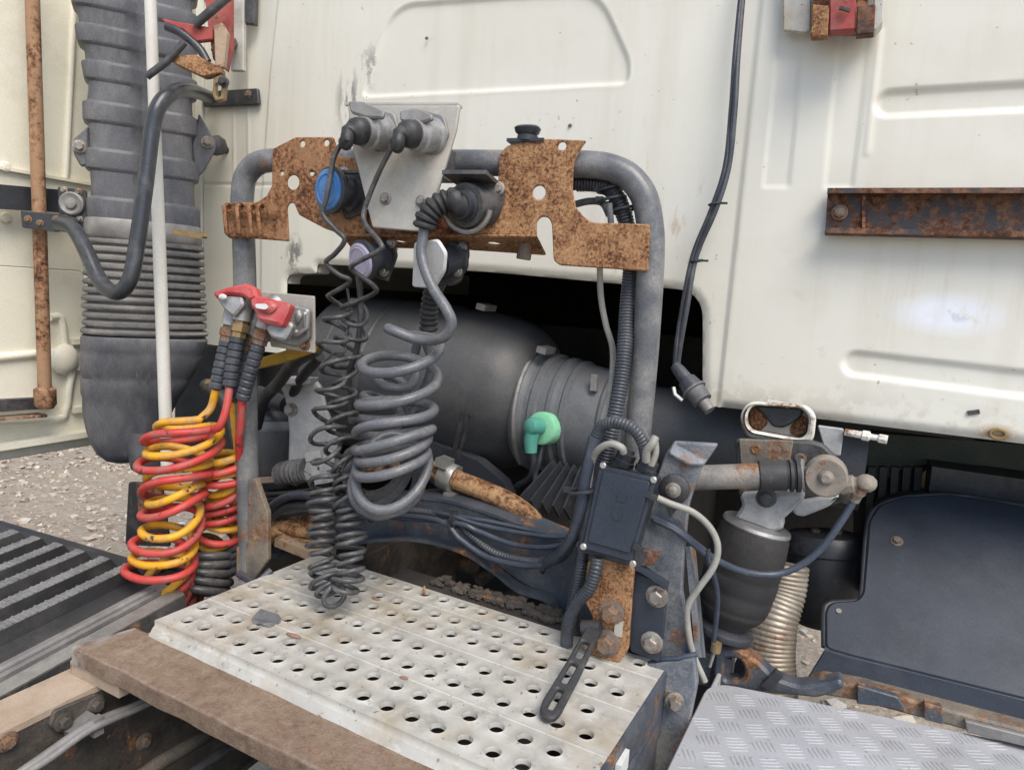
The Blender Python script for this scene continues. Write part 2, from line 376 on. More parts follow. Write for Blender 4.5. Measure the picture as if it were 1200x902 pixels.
surf('white_pole', (.62,.61,.57), (.70,.69,.65), 14, dust=(.43,.40,.34), damt=.42, dsc=10, rough=.5, off=59, stretch=(1,1,.25))
surf('cream_fairing', (.78,.745,.61), (.82,.79,.665), 3, dust=(.50,.44,.32), damt=.25, dsc=7, rough=.4, off=60, bsc=60, bst=.04)
surf('cream_cup', (.66,.645,.57), (.72,.70,.63), 8, dust=(.4,.34,.25), damt=.35, rust=.30, rsc=20, rough=.5, off=62)
surf('flex_steel', (.31,.275,.225), (.42,.38,.32), 14, dust=(.16,.12,.09), damt=.5, rust=.1, rough=.5, metal=.5, off=63)
surf('mudguard_black', (.022,.022,.024), (.034,.034,.036), 9, dust=(.12,.115,.11), damt=.35, dsc=12, rough=.6, off=65, up=0.05)
surf('tread_dust', (.15,.147,.145), (.27,.265,.26), 60, dust=(.36,.35,.34), damt=.5, dsc=110, rough=.7, off=66)
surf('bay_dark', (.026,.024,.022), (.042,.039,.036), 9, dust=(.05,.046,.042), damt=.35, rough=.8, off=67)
surf('rock', (.10,.102,.108), (.16,.16,.165), 30, rough=.85, bsc=80, bst=.6, off=69)
surf('rock_brown', (.22,.12,.085), (.30,.18,.13), 30, rough=.85, off=70)
surf('screw', (.52,.51,.49), (.42,.41,.39), 40, rough=.35, metal=.6, off=71)
surf('tape', (.085,.087,.095), (.13,.13,.137), 30, dust=(.26,.25,.24), damt=.4, rough=.6, off=72, bsc=120, bst=.5)
surf('grimy_steel', (.035,.031,.028), (.075,.062,.050), 10, dust=(.15,.125,.10), damt=.45, rust=.18, rsc=16, rough=.7, off=73, bsc=160, bst=.5)

def hose(name, c1, c2, dirty_c, dirty_r):
    m = NT(name); col = m.mix(m.ramp(m.noise(14, 6), [(.35, 0.), (.65, 1.)]), c1, c2)
    n = m.noise(40, 8, .7); d = m.math('MULTIPLY', m.ramp(n, [(.46, 0.), (.66, 1.)]), .6)
    bl = m.math('MULTIPLY', m.blob(dirty_c, dirty_r, .6), m.ramp(m.noise(30, 6), [(.3, .35), (.6, 1.)]))
    col = m.mix(m.math('MAXIMUM', d, bl), col, (.19,.155,.135)); sp = m.ramp(m.noise(70, 4, off=6), [(.62, 0.), (.68, 1.)])
    col = m.mix(sp, col, (.05,.04,.035))
    m.out(col, m.math('ADD', .38, m.math('MULTIPLY', n, .3)), 0., m.bump(m.noise(120, 4), .12, .001))

surf('tan_flange', (.42,.335,.255), (.36,.27,.195), 10, dust=(.26,.19,.13), damt=.45, rust=.2, rsc=14, rough=.7, off=81, bsc=150, bst=.3)
surf('tan_steel', (.23,.20,.165), (.31,.275,.23), 25, dust=(.12,.10,.085), damt=.5, dsc=40, rust=.2, rsc=30, rough=.6, off=82, bsc=150, bst=.4)
surf('rod_steel', (.12,.125,.13), (.22,.205,.18), 18, dust=(.30,.23,.15), damt=.5, dsc=22, rust=.34, rsc=16, rough=.6, off=83, bsc=150, bst=.4)
surf('rib_top', (.14,.14,.143), (.22,.218,.217), 30, dust=(.24,.235,.23), damt=.5, dsc=70, rough=.7, off=84)
surf('sill_steel', (.10,.095,.09), (.20,.165,.125), 14, dust=(.28,.22,.15), damt=.45, rust=.42, rsc=11, rough=.7, off=85, bsc=150, bst=.5)

heavy_rust('pole_rust', (.36,.215,.125), 41, 70, (.33,.20,.115), .5)
# ================================================================ THE SETTING
W = 1.125                                   # depth of the cab's rear wall
def ground_mat():
    m = NT('gravel_ground')
    a = m.noise(9, 10, .75); b = m.noise(55, 8, .7); vo = m.n('ShaderNodeTexVoronoi'); m.set(vo.inputs['Vector'], m.tc); vo.inputs['Scale'].default_value = 26
    col = m.ramp(m.math('ADD', m.math('MULTIPLY', a, .5), m.math('MULTIPLY', b, .5)), [(.3, (.19,.15,.105)), (.5, (.37,.30,.22)), (.7, (.50,.43,.335))])
    col = m.mix(m.ramp(vo.outputs['Distance'], [(.0, .55), (.3, 0.)]), col, (.52,.49,.44))
    col = m.mix(m.math('MULTIPLY', m.ramp(m.noise(1.3, 5), [(.52, 0.), (.66, 1.)]), .5), col, (.36,.29,.19))
    m.out(col, .95, 0., m.bump(m.math('ADD', b, vo.outputs['Distance']), .8, .02))
    m = NT('gravel_stone'); oi = m.n('ShaderNodeNewGeometry')
    col = m.ramp(oi.outputs['Random Per Island'], [(0., (.20,.165,.135)), (.3, (.36,.27,.22)), (.6, (.45,.385,.30)), (1., (.54,.49,.42))])
    m.out(col, .9, 0., m.bump(m.noise(60, 5), .5, .01))
ground_mat()
g = G(); n = 40
xs = [-600, -200, -60, -25]+[-12+i*.5 for i in range(49)]+[25, 60, 200, 600]
ys = xs
for j, y in enumerate(ys):
    for i, x in enumerate(xs): g.v.append(Vector((x, y, .012*mnoise.noise((x*.8, y*.8, 0)) if abs(x) < 14 and abs(y) < 14 else 0)))
k = len(xs); g.f = [(j*k+i, j*k+i+1, (j+1)*k+i+1, (j+1)*k+i) for j in range(k-1) for i in range(k-1)]
tag(part('ground', g, 'gravel_ground', None, 60), None, None, kind='structure')
# loose stones of the yard
def stones(n, rng, smin, smax, g):
    bm = bmesh.new(); bmesh.ops.create_icosphere(bm, subdivisions=1, radius=1); V = [v.co.copy() for v in bm.verts]; F = [tuple(v.index for v in f.verts) for f in bm.faces]; bm.free()
    for _ in range(n):
        x, y = rng(); s = smin+(smax-smin)*random.random()**2.5; a = random.random()*6.28; q = [random.uniform(.65, 1.2) for _ in V]
        sx, sy, sz = s*random.uniform(.8, 1.4), s, s*random.uniform(.45, .8); ca, sa = math.cos(a), math.sin(a)
        g.add([(x+(v.x*sx*ca-v.y*sy*sa)*k, y+(v.x*sx*sa+v.y*sy*ca)*k, sz*.4+v.z*sz*k) for v, k in zip(V, q)], F)
g = G(); stones(11000, lambda: (random.uniform(-8.0, -2.6), random.uniform(1.0, 7.0)), .006, .032, g)
stones(900, lambda: (random.uniform(-1.6, 1.8), random.uniform(1.2, 5)), .012, .05, g)
tag(part('gravel', g, 'gravel_stone', None, 30), 'loose pale gravel stones scattered over the yard', 'gravel', kind='stuff')

# ================================================================ TRUCK CAB
CAB0 = Vector((-.50, W, CZ-.152))
cab = thing('truck_cab', 'cream white truck cab seen from behind, dented rear wall with arched opening', 'truck cab', CAB0)
WP = YP(W)
def wp(x, y): p = at(x, y, W); return Vector((p.x, p.z))
def wall_mat():
    m = NT('cream_paint'); n1 = m.noise(2.2, 6, .6)
    col = m.mix(m.ramp(n1, [(.35, 0.), (.65, 1.)]), (.665,.645,.565), (.71,.695,.62))
    st = m.noise(16, 7, .65, stretch=(1, 1, .07)); col = m.mix(m.math('MULTIPLY', m.ramp(st, [(.50, 0.), (.70, 1.)]), .24), col, (.50,.44,.33))
    gr = m.noise(7, 9, .7, off=3); col = m.mix(m.math('MULTIPLY', m.ramp(gr, [(.55, 0.), (.8, 1.)]), .35), col, (.56,.52,.43))
    def local(x, y, rx, rz, thr, amt, c, soft=.7, sc=60, stretch=None):
        nonlocal col
        p = at(x, y, W)-CAB0
        k = m.math('MULTIPLY', m.blob(p, (rx, .2, rz), soft), m.ramp(m.noise(sc, 6, .7, off=x*.01, stretch=stretch), [(thr, 0.), (thr+.07, 1.)]))
        col = m.mix(m.math('MULTIPLY', k, amt), col, c)
    local(1108, 368, .080, .034, .34, .92, (.78,.81,.87), .6, 14)           # newer white touch-up paint
    local(1118, 370, .03, .012, .50, .5, (.45,.50,.60), .6, 60)
    local(408, 118, .035, .075, .49, .8, (.16,.16,.165), .6, 38, (1.6, 1, .35))   # scuffs above the sockets
    local(437, 78, .05, .05, .53, .7, (.22,.21,.20), .7, 45, (1, 1, .6))
    local(345, 298, .028, .05, .50, .85, (.13,.13,.13), .6, 42, (1, 1, .6))
    local(640, 145, .10, .03, .58, .5, (.38,.24,.12), .7, 50)
    local(960, 500, .05, .02, .45, .8, (.34,.17,.07), .7, 60)
    local(1168, 508, .03, .016, .42, .8, (.36,.19,.07), .7, 60)
    local(760, 300, .20, .25, .60, .55, (.42,.30,.17), .8, 55, (1, 1, .3))
    local(1000, 640, .6, .5, .60, .45, (.42,.33,.2), .9, 30)
    local(1090, 335, .22, .10, .50, .10, (.40,.24,.12), .8, 26, (1, 1, .08))      # rust runs below the channel bar
    local(700, 250, .10, .12, .52, .2, (.42,.27,.14), .8, 26, (1, 1, .08))
    local(900, 470, .9, .035, .46, .35, (.40,.34,.25), .9, 30)
    sp = m.ramp(m.noise(85, 3, .5, off=7), [(.72, 0.), (.755, 1.)]); col = m.mix(m.math('MULTIPLY', sp, .6), col, (.27,.20,.13))
    sp2 = m.ramp(m.noise(45, 2, .4, off=12), [(.785, 0.), (.80, 1.)]); col = m.mix(sp2, col, (.10,.075,.06))
    m.out(col, m.math('ADD', .30, m.math('MULTIPLY', gr, .25)), 0., m.bump(m.noise(5, 4), .10, .02, m.bump(m.noise(90, 5), .06, .001)))
wall_mat()
# --- pressed sheet: a fine height field with the pressings, cut to the real outline
def sd_poly(P, poly):
    d = np.full(len(P), 1e9); s = np.ones(len(P)); n = len(poly)
    for i in range(n):
        a = np.array(poly[i]); b = np.array(poly[i-1]); e = b-a; wv = P-a
        t = np.clip((wv@e)/(e@e), 0, 1); q = wv-np.outer(t, e); d = np.minimum(d, (q**2).sum(1))
        c1 = P[:,1] >= a[1]; c2 = P[:,1] < b[1]; c3 = e[0]*wv[:,1] > e[1]*wv[:,0]
        s = np.where((c1 & c2 & c3) | (~c1 & ~c2 & ~c3), -s, s)
    return s*np.sqrt(d)
def sd_seg(P, a, b):
    a = np.array(a); b = np.array(b); e = b-a; t = np.clip(((P-a)@e)/(e@e), 0, 1); return np.sqrt(((P-a-np.outer(t, e))**2).sum(1))
sm = lambda d, w_: np.clip(.5-d/w_, 0, 1)**2*(3-2*np.clip(.5-d/w_, 0, 1))
rnd = lambda pts, r: [(p.x, p.y) for p in fillet(pts, r, 6)]
XL, XR, ZB, ZT = -1.34, .62, CZ-.152, CZ+.62
opening = rnd([wp(333, 470)-Vector((0,.3)), wp(334, 321), wp(369, 320), wp(370, 309), wp(560, 317), wp(823, 341), Vector((wp(823, 470).x, ZB-.0)), Vector((wp(823,470).x, ZB-.4))], [0, .02, .004, .012, .05, .045, 0, 0])
step = .0036
xs = np.arange(XL, XR+1e-6, step); zs = np.arange(ZB-3*step, ZT, step)
X, Z = np.meshgrid(xs, zs); P = np.stack([X.ravel(), Z.ravel()], 1)
cut = sd_poly(P, opening)                                   # < 0 inside the opening
bot = P[:,1]-ZB                                            # > 0 above the bottom edge
keep = np.minimum(cut, bot)
# snap the rim vertices on to the cut line
eps = 1e-4
gx = (sd_poly(P+[eps,0], opening)-cut)/eps; gz = (sd_poly(P+[0,eps], opening)-cut)/eps
near = (np.abs(cut) < step*.75) & (bot > -step*.6)
P[near] -= np.stack([gx, gz], 1)[near]*cut[near][:,None]
nb = np.abs(P[:,1]-ZB) < step*.55; P[nb,1] = ZB
H = np.zeros(len(P))
trap = rnd([wp(423, 114), wp(736, 98), wp(738, 72), wp(700, -12), wp(462, 6)], [.02, .012, .02, .05, .05])
d = sd_poly(P, trap); H -= .0045*sm(d, .006); H += .0012*np.exp(-(d/.004)**2)
left = sd_poly(P, rnd([wp(331, -60), wp(316, 80), wp(305, 240), wp(303, 500), wp(100, 500), wp(100, -60)], [0, .03, .03, 0, 0, 0])); H -= .006*sm(left, .006)
for x0, x1 in ((271, 274), (288, 291)):
    H += .0022*np.exp(-(sd_seg(P, wp(x0, 60), wp(x1, 420))/.003)**2)
H -= .003*np.exp(-(sd_seg(P, wp(236, 215), wp(322, 217))/.0022)**2)
a, b = wp(897, -40), wp(842, 478); nrmv = np.array([b.y-a.y, -(b.x-a.x)]); nrmv /= np.linalg.norm(nrmv)
dd = (P-np.array(a))@nrmv; H += .0045*sm(dd, .0045)              # panel right of the step stands prouder
for q in ([(921,-40),(947,-40),(925,220),(895,220)], [(992,-40),(1028,-40),(999,220),(966,220)]):
    d = sd_poly(P, [tuple(wp(*p)) for p in q]); H -= .0022*sm(d, .004)
H += .002*np.exp(-(sd_seg(P, wp(1030, 40), wp(1016, 180))/.004)**2)
for a, b, r in (((1042,122),(1330,108),.0165), ((1003,426),(1330,466),.0165)):
    d = sd_seg(P, wp(*a), wp(*b))-r; H -= .006*sm(d, .0075)
H -= .016*sm(np.abs(P[:,1]-(ZB-.0))-.0, .03)*(P[:,0] > wp(845,470).x)   # bottom edge rolls inwards
H -= .012*sm(cut-.0, .03)
H += .0012*np.array([mnoise.noise((x*3.1, z*3.1, 5.)) for x, z in P])     # oil-canning of the sheet
ok = keep > -step*.5
cols = len(xs); idx = np.arange(len(P)).reshape(len(zs), cols)
qa, qb, qc, qd = idx[:-1,:-1].ravel(), idx[:-1,1:].ravel(), idx[1:,1:].ravel(), idx[1:,:-1].ravel()
k2 = keep.copy(); k2[near] = 0; k2[nb & (cut > 0)] = np.maximum(k2[nb & (cut > 0)], 0); k2 = np.where(near | (keep >= 0) | (nb & (cut > -step*.5)), 1, -1)
fk = (k2[qa] > 0) & (k2[qb] > 0) & (k2[qc] > 0) & (k2[qd] > 0)
F = np.stack([qa, qb, qc, qd], 1)[fk]; used = np.unique(F); remap = -np.ones(len(P), int); remap[used] = np.arange(len(used))
VV = np.stack([P[:,0], W-H, P[:,1]], 1)[used]-np.array(CAB0)
me = bpy.data.meshes.new('rear_wall'); me.from_pydata(VV.tolist(), [], remap[F].tolist()); me.update(); me.materials.append(MAT['cream_paint'])
me.polygons.foreach_set('use_smooth', [True]*len(me.polygons))
rw = bpy.data.objects.new('rear_wall', me); C.objects.link(rw); rw.parent = cab
# inner return flange of the opening, upper wall, roof, sides, floor
g = G(); rim = [Vector((x, W+.010, z)) for x, z in opening if z > ZB-.001]
for a, b in zip(rim, rim[1:]): g.add([a, b, b+Vector((0,.035,0)), a+Vector((0,.035,0))], [(0,1,2,3)])
part('opening_flange', g, 'cream_paint', cab, 60)
g = G(); g.box((.5*(XL+XR), W+.012, ZT+.55), (XR-XL, .02, 1.12)); part('upper_wall', g, 'cream_paint', cab)
g = G(); g.box((XR+.012, W+.75, CZ+.5), (.02, 1.5, 1.32)); part('side_wall', g, 'cream_paint', cab)
g = G(); g.box((XL-.012, W+.75, CZ+.5), (.02, 1.5, 1.32)); part('side_wall', g, 'cream_paint', cab)
g = G(); g.box((.5*(XL+XR), W+.77, CZ+1.7), (XR-XL, 1.5, .03)); part('roof', g, 'cream_paint', cab)
g = G(); g.box((.5*(XL+XR), W+1.51, CZ+.5), (XR-XL, .03, 2.4)); part('front_wall', g, 'cream_paint', cab)
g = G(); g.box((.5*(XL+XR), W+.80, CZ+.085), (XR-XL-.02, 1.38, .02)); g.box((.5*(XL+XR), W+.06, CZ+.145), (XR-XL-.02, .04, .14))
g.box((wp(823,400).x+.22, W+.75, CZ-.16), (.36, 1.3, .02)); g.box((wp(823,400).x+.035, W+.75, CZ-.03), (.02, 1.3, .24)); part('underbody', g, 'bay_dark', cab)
# rear roll-in lip and stamped marks near the lower edge
for (x, y) in ((1141, 483),):
    p = at(x, y, W-.006); g = G(); g.box(p, (.014, .003, .006), (1,0,.3)); part('paint_chip', g, 'dark_metal', cab)
p = at(1169, 508, W-.004); g = G(); g.tube([p+Vector((math.cos(a)*.009, -.003, math.sin(a)*.006)) for a in np.linspace(0, 6.28, 17)[:-1]], .0022, 6, closed=True); part('drain_hole_rim', g, 'brass', cab)
for x, y in ((500, 45), (668, 147), (1040, 168), (1096, 171)):
    g = G(); g.ball(at(x, y, W-.002), .004, 1, (1,.5,.8)); part('paint_chip', g, 'rusty_bolt', cab)

# ================================================================ THINGS ON THE CAB WALL
# right: rusted channel bar
cb = thing('channel_bar', 'dark rusted steel channel bar bolted across the cab wall', 'bar', at(1090, 280, W-.03))
pl = YP(W-.012)
g = G(); a, b, c, d_ = [pl.hit(*p) for p in ((970, 226), (1330, 226), (1330, 281), (967, 273))]
for q in ((a, b, c, d_),): g.hexa([v for v in q], [v+Vector((0,-.004,0)) for v in q])
part('web', g, 'rust_dark', cb)
g = G(); dz = Vector((0,0,.0035))
g.hexa([a+dz, b+dz, b-dz, a-dz], [v+Vector((0,-.026,-.001)) for v in (a+dz, b+dz, b-dz, a-dz)]); part('flange', g, 'rust_dark', cb)
g = G(); g.hexa([d_+dz, c+dz, c-dz, d_-dz], [v+Vector((0,-.026,.001)) for v in (d_+dz, c+dz, c-dz, d_-dz)]); part('flange', g, 'rust_dark', cb)
g = G(); g.bolt(pl.hit(984, 250)+Vector((0,-.006,0)), (0,-1,0), .0075, .005); part('bolt', g, 'rusty_bolt', cb)
g = G(); g.box(pl.hit(1012, 250)+Vector((0,-.006,0)), (.004, .004, .05), (1,0,.12)); part('weld_seam', g, 'rust_red', cb)
for x in (990, 1300):
    g = G(); p = at(x, 250, W-.006); g.box(p, (.02,.016,.03)); part('standoff', g, 'rust_dark', cb)
# right top: red catch with grey guide
rc = thing('fairing_catch', 'red and rusty fairing catch with grey guide rail at top right', 'catch', at(980, 40, W-.03))
pl = YP(W-.05)
for q, t, m, nm, o in (([(918,-60),(952,-60),(950,36),(944,40),(918,37)], .008, 'galv', 'guide_plate', -.03), ([(1030,-60),(1040,-60),(1034,30),(1026,40),(1020,40)], .03, 'galv', 'guide_rail', -.035),
                  ([(955,-60),(1020,-60),(1016,40),(952,40)], .02, 'rust_red', 'housing', -.03), ([(973,-60),(1004,-60),(1002,38),(972,40)], .022, 'red_paint', 'latch_block', -.008),
                  ([(952,8),(972,10),(970,45),(950,46)], .018, 'rust', 'jaw', -.002), ([(1004,10),(1026,8),(1024,42),(1003,44)], .018, 'rust_dark', 'jaw', -.002)):
    plate(nm, pl, q, t, m, rc, rad=.002, off=o)
g = G(); g.box(pl.hit(990, 18)+Vector((0,-.020,0)), (.014, .004, .004), (1,0,-.4)); part('slot', g, 'dark_metal', rc)

# hanging plug cable
hc = thing('hanging_cable', 'black twin cable hanging loose with a grey plug on its end', 'cable', at(812, 462, W-.06))
for dx, dy in ((0, 0), (5, .006)):
    P1 = px3((872+dx*.3, -40, W-.02), (862+dx*.6, 60, W-.03), (857+dx*.8, 130, W-.03-dy), (850+dx*.8, 195, W-.035), (834+dx, 245, W-.04-dy), (812+dx*.8, 300, W-.045), (800+dx, 360, W-.05-dy), (793+dx*.8, 405, W-.055), (791+dx*.5, 432, W-.055))
    g = G(); g.tube(P1, .0042, 8); part('cable', g, 'conduit', hc)
for x, y in ((838, 239), (816, 306)):
    g = G(); p = at(x, y, W-.045); g.tube([p+Vector((math.cos(a)*.009, math.sin(a)*.007, .2*math.cos(a)*.009)) for a in np.linspace(0, 6.28, 13)[:-1]], .0018, 6, closed=True); g.box(p+Vector((.012,0,.001)), (.012,.003,.003)); part('cable_tie', g, 'black_plastic', hc)
a, b = at(791, 428, W-.055), at(832, 481, W-.08); L = (b-a).length
g = G(); g.lathe(a, b, [(0,.008),(.12,.010),(.32,.011),(.34,.014),(.5,.0165),(.52,.0165)], 18); part('boot', g, 'conduit', hc)
g = G(); g.lathe(a, b, [(.52,.0165),(.54,.020),(.57,.020),(.58,.016),(.80,.0155),(.82,.011)], 18); part('plug_body', g, 'tape', hc)
g = G(); g.lathe(a, b, [(.8,.010),(1,.009)], 14); part('plug_pins', g, 'dirty_alu', hc)
g = G(); p = at(795, 459, W-.075); g.tube([p+Vector((-.008,0,.006)), p+Vector((-.004,-.004,-.004)), p+Vector((.008,-.004,-.012))], .0028, 6); part('retaining_clip', g, 'white_cap', hc)

# ================================================================ SIDE FAIRING, LEFT
XF = -1.44
fa = thing('side_fairing', 'cream side fairing panel left of the air intake duct', 'fairing', (XF, .85, CZ-.38))
FP = Plane((XF, .8, CZ), (1, 0, 0))
g = G(); g.box((XF-.012, .75, CZ+.42), (.02, 1.3, .84)); part('upper_panel', g, 'cream_fairing', fa)
g = G(); pt = FP.hit(50, 206); g.box((XF+.001, .75, pt.z), (.012, 1.3, .006)); part('panel_seam', g, 'cream_fairing', fa)
q = FP.loc; lo = [q(-400, 1000)[0], 0]
zb = FP.hit(60, 530).z-CZ
y0, y1 = -.65, .60
plate('lower_panel', FP, [(-.70, .0), (.118, .0), (.128, -.06), (.132, -.30), (.152, -.33), (.155, zb), (-.70, zb)], .02, 'cream_fairing', fa, off=-.022, local=True, rad=.01, bev=.003)
g = G(); g.box((XF+.012, .75, FP.hit(40, 515).z), (.03, .45, .012)); part('foot_flange', g, 'cream_fairing', fa)
for (x0, y0_, x1, y1_) in ((-60, 425, 66, 412), (-60, 478, 60, 470)):
    a, b = FP.hit(x0, y0_), FP.hit(x1, y1_); g = G(); g.tube([a, b], .008, 10); part('pressed_rib', g, 'cream_fairing', fa, 60)
a = [FP.hit(*p)+Vector((.002,0,0)) for p in ((58, 372), (70, 372), (74, 392), (76, 415), (84, 428), (80, 455), (76, 480), (60, 492), (-60, 500))]
g = G(); g.tube(spline(a, 6), .0075, 8); part('corner_bead', g, 'cream_fairing', fa, 60)
a = FP.hit(72, 420)+Vector((.01,0,0)); g = G(); g.ball(a, .03, 2, (.5,1,1.1)); part('corner_boss', g, 'cream_fairing', fa, 60)
for z in (FP.hit(85, 400).z, FP.hit(85,430).z, FP.hit(85, 480).z):
    g = G(); g.box((XF+.004, .91, z), (.012, .05, .012)); part('stiffener', g, 'cream_fairing', fa)
for x, y in ((6, 196), (6, 255)):
    g = G(); g.lathe_d(FP.hit(x, y), (1,0,0), [(-.001,.010),(.004,.010),(.006,.008)], 14); g.lathe_d(FP.hit(x, y)+Vector((.004,0,0)), (1,0,0), [(0,.005),(.004,.005)], 6); part('rivet', g, 'cream_fairing', fa)
g = G(); a = FP.hit(70, 245)+Vector((.004,0,0)); g.tube([FP.hit(88, -40)+Vector((.002,0,0)), FP.hit(76, 210)+Vector((.002,0,0))], .006, 8); part('edge_bead', g, 'cream_fairing', fa, 60)
# rusty pole against it
rpole = thing('rusty_pole', 'thin rusty vertical steel pole in front of the cream fairing', 'pole', atx(53, 485, XF+.05))
P1 = [atx(37, -60, XF+.05), atx(38, 0, XF+.05), atx(46, 250, XF+.05), atx(53, 470, XF+.05)]
g = G(); g.tube(spline(P1, 5), rp(7.4, P1[2]), 14); part('tube', g, 'pole_rust', rpole)
g = G(); p = P1[-1]; g.lathe_d(p+Vector((0,0,.028)), (0,0,-1), [(0,.014),(.004,.019),(.034,.0195),(.042,.014)], 14); part('foot_collar', g, 'pole_rust', rpole)
sb = thing('lower_stay_bar', 'short black stay bar at the foot of the rusty pole', 'bar', atx(20, 485, XF+.03))
a, b = atx(-90, 480, XF+.035), atx(46, 472, XF+.035); g = G(); g.box((a+b)/2, ((b-a).length, .018, .022), b-a, (1,0,0)); part('bar', g, 'dark_metal', sb)
a, b = atx(-90, 497, XF+.03), atx(50, 486, XF+.03); g = G(); g.box((a+b)/2, ((b-a).length, .03, .006), b-a, (1,0,0)); part('ledge', g, 'rust_pale', sb)

# black stay and hinge of the folding handle
st = thing('hinge_stay', 'black flat stay with a round pivot beside the rusty pole', 'stay', atx(60, 260, XF+.06))
a, b = atx(-120, 222, XF+.03), atx(72, 236, XF+.03)
g = G(); g.box((a+b)/2, ((b-a).length, .010, rp(26, b)), b-a, (1,0,0)); part('stay_bar', g, 'handle_black', st)
PV = Plane(atx(85, 240, XF+.10), (.55, -.83, 0))
plate('pivot_plate', PV, [(68,219),(102,223),(103,268),(70,266)], .006, 'handle_black', st, rad=.004)
g = G(); c = PV.hit(85, 239, .007); g.lathe_d(c, PV.n, [(-.001,.022),(.006,.022),(.008,.019),(.005,.012),(.005,.011),(.010,.009),(.011,.004)], 22); part('pivot_disc', g, 'dirty_alu', st)
for x, y in ((75, 223), (92, 225), (77, 256), (93, 257)):
    g = G(); g.bolt(PV.hit(x, y, .006), PV.n, .0045, .004); part('bolt', g, 'bolt', st)
HP = Plane(atx(60, 256, XF+.09), (.55, -.83, 0))
plate('stay_arm', HP, [(25,247),(70,251),(90,256),(92,268),(66,272),(27,267)], .008, 'handle_black', st, rad=.003, off=.002)
for x, y in ((33, 257), (47, 262), (66, 257)):
    g = G(); g.bolt(HP.hit(x, y, .010), HP.n, .0048, .004); part('bolt', g, 'rusty_bolt', st)

# bent black tube
bt = thing('grab_tube', 'bent black steel tube curving in front of the ribbed intake duct', 'handle', at(140, 345, .80))
P1 = px3((70, 262, .76), (86, 268, .755), (100, 292, .75), (118, 330, .745), (137, 343, .745), (152, 328, .75), (160, 290, .76), (170, 220, .775), (178, 155, .79), (186, 125, .80), (202, 109, .83), (222, 106, .90), (246, 114, W-.03), n=10)
g = G(); g.tube(P1, rp(9.0, P1[50]), 16); part('tube', g, 'handle_black', bt)
pl = YP(W+.002); plate('end_strap', pl, [(238,108),(303,104),(305,123),(240,126)], .008, 'handle_black', bt, rad=.004)
g = G(); g.bolt(pl.hit(291, 111, .008), (0,-1,0), .006, .005); part('bolt', g, 'rusty_bolt', bt)

# white pole
wpo = thing('white_pole', 'straight off-white pole leaning in front of the intake duct', 'pole', at(193, 480, .80))
a, b = at(174, -60, .83), at(196, 545, .84); g = G(); g.tube([a, a.lerp(b,.3), a.lerp(b,.6), b], [rp(6.6, a)]*2+[rp(7, b)]*2, 16); part('shaft', g, 'white_pole', wpo)
g = G(); g.lathe_d(b+Vector((0,0,.002)), (0,0,-1), [(0,.011),(.012,.0105),(.016,.006)], 12); part('end_cap', g, 'white_pole', wpo)

# red fairing catch top left
lc = thing('fairing_catch', 'red latch with black lever and grey bracket at top left', 'catch', at(255, 95, W-.2))
pl = Plane(at(280, 60, W-.03), (.25,-1,0))
plate('back_bracket', pl, [(277,-40),(287,-40),(287,84),(272,84)], .012, 'galv', lc, rad=.002, off=-.01)
plate('side_plate', pl, [(284,-40),(302,-40),(300,30),(284,28)], .016, 'dark_metal', lc, rad=.002, off=-.02)
pl = Plane(at(250, 60, .86), (.45,-.9,0))
g = G(); a = [pl.hit(x, y, .012) for x, y in ((195, 31), (209, 37), (223, 47), (235, 59), (243, 73))]; g.tube(spline(a, 5), rp(5, a[0]), 10); part('lever', g, 'handle_black', lc)
plate('red_body', pl, [(238,-40),(272,-40),(272,60),(266,84),(252,72),(246,30)], .02, 'red_paint', lc, rad=.003, off=-.03)
plate('striker', pl, [(252,32),(262,28),(268,40),(264,80),(254,82)], .014, 'rust_pale', lc, rad=.003, off=-.004)
plate('red_arm', pl, [(191,23),(208,27),(250,34),(250,48),(232,50),(216,36),(196,30)], .012, 'red_paint', lc, rad=.003, off=.002)
g = G(); g.tube([pl.hit(256, 60), at(272, 50, W-.03)], .012, 8); part('link', g, 'rust_dark', lc)
plate('rust_plate', pl, [(200,69),(232,66),(262,82),(262,88),(240,92),(206,76)], .02, 'rust', lc, rad=.002, off=.0)
plate('hook', pl, [(252,92),(260,88),(267,96),(264,118),(254,120),(250,112)], .012, 'brass', lc, rad=.003, off=.004, holes=[[(254,100),(261,98),(260,114),(255,115)]])
g = G(); g.bolt(pl.hit(262, 96, .018), pl.n, .006, .006); part('bolt', g, 'dark_metal', lc)
g = G(); g.tube([pl.hit(x, y, o) for x, y, o in ((172, 90, .03), (196, 72, .028), (216, 50, .02))], .006, 10); part('strap', g, 'dark_metal', lc)
g = G(); g.tube([pl.hit(x, y, o) for x, y, o in ((228, 30, .02), (244, 16, .02), (268, -4, .02), (290, -30, .02))], .007, 10); part('strap', g, 'dark_metal', lc)
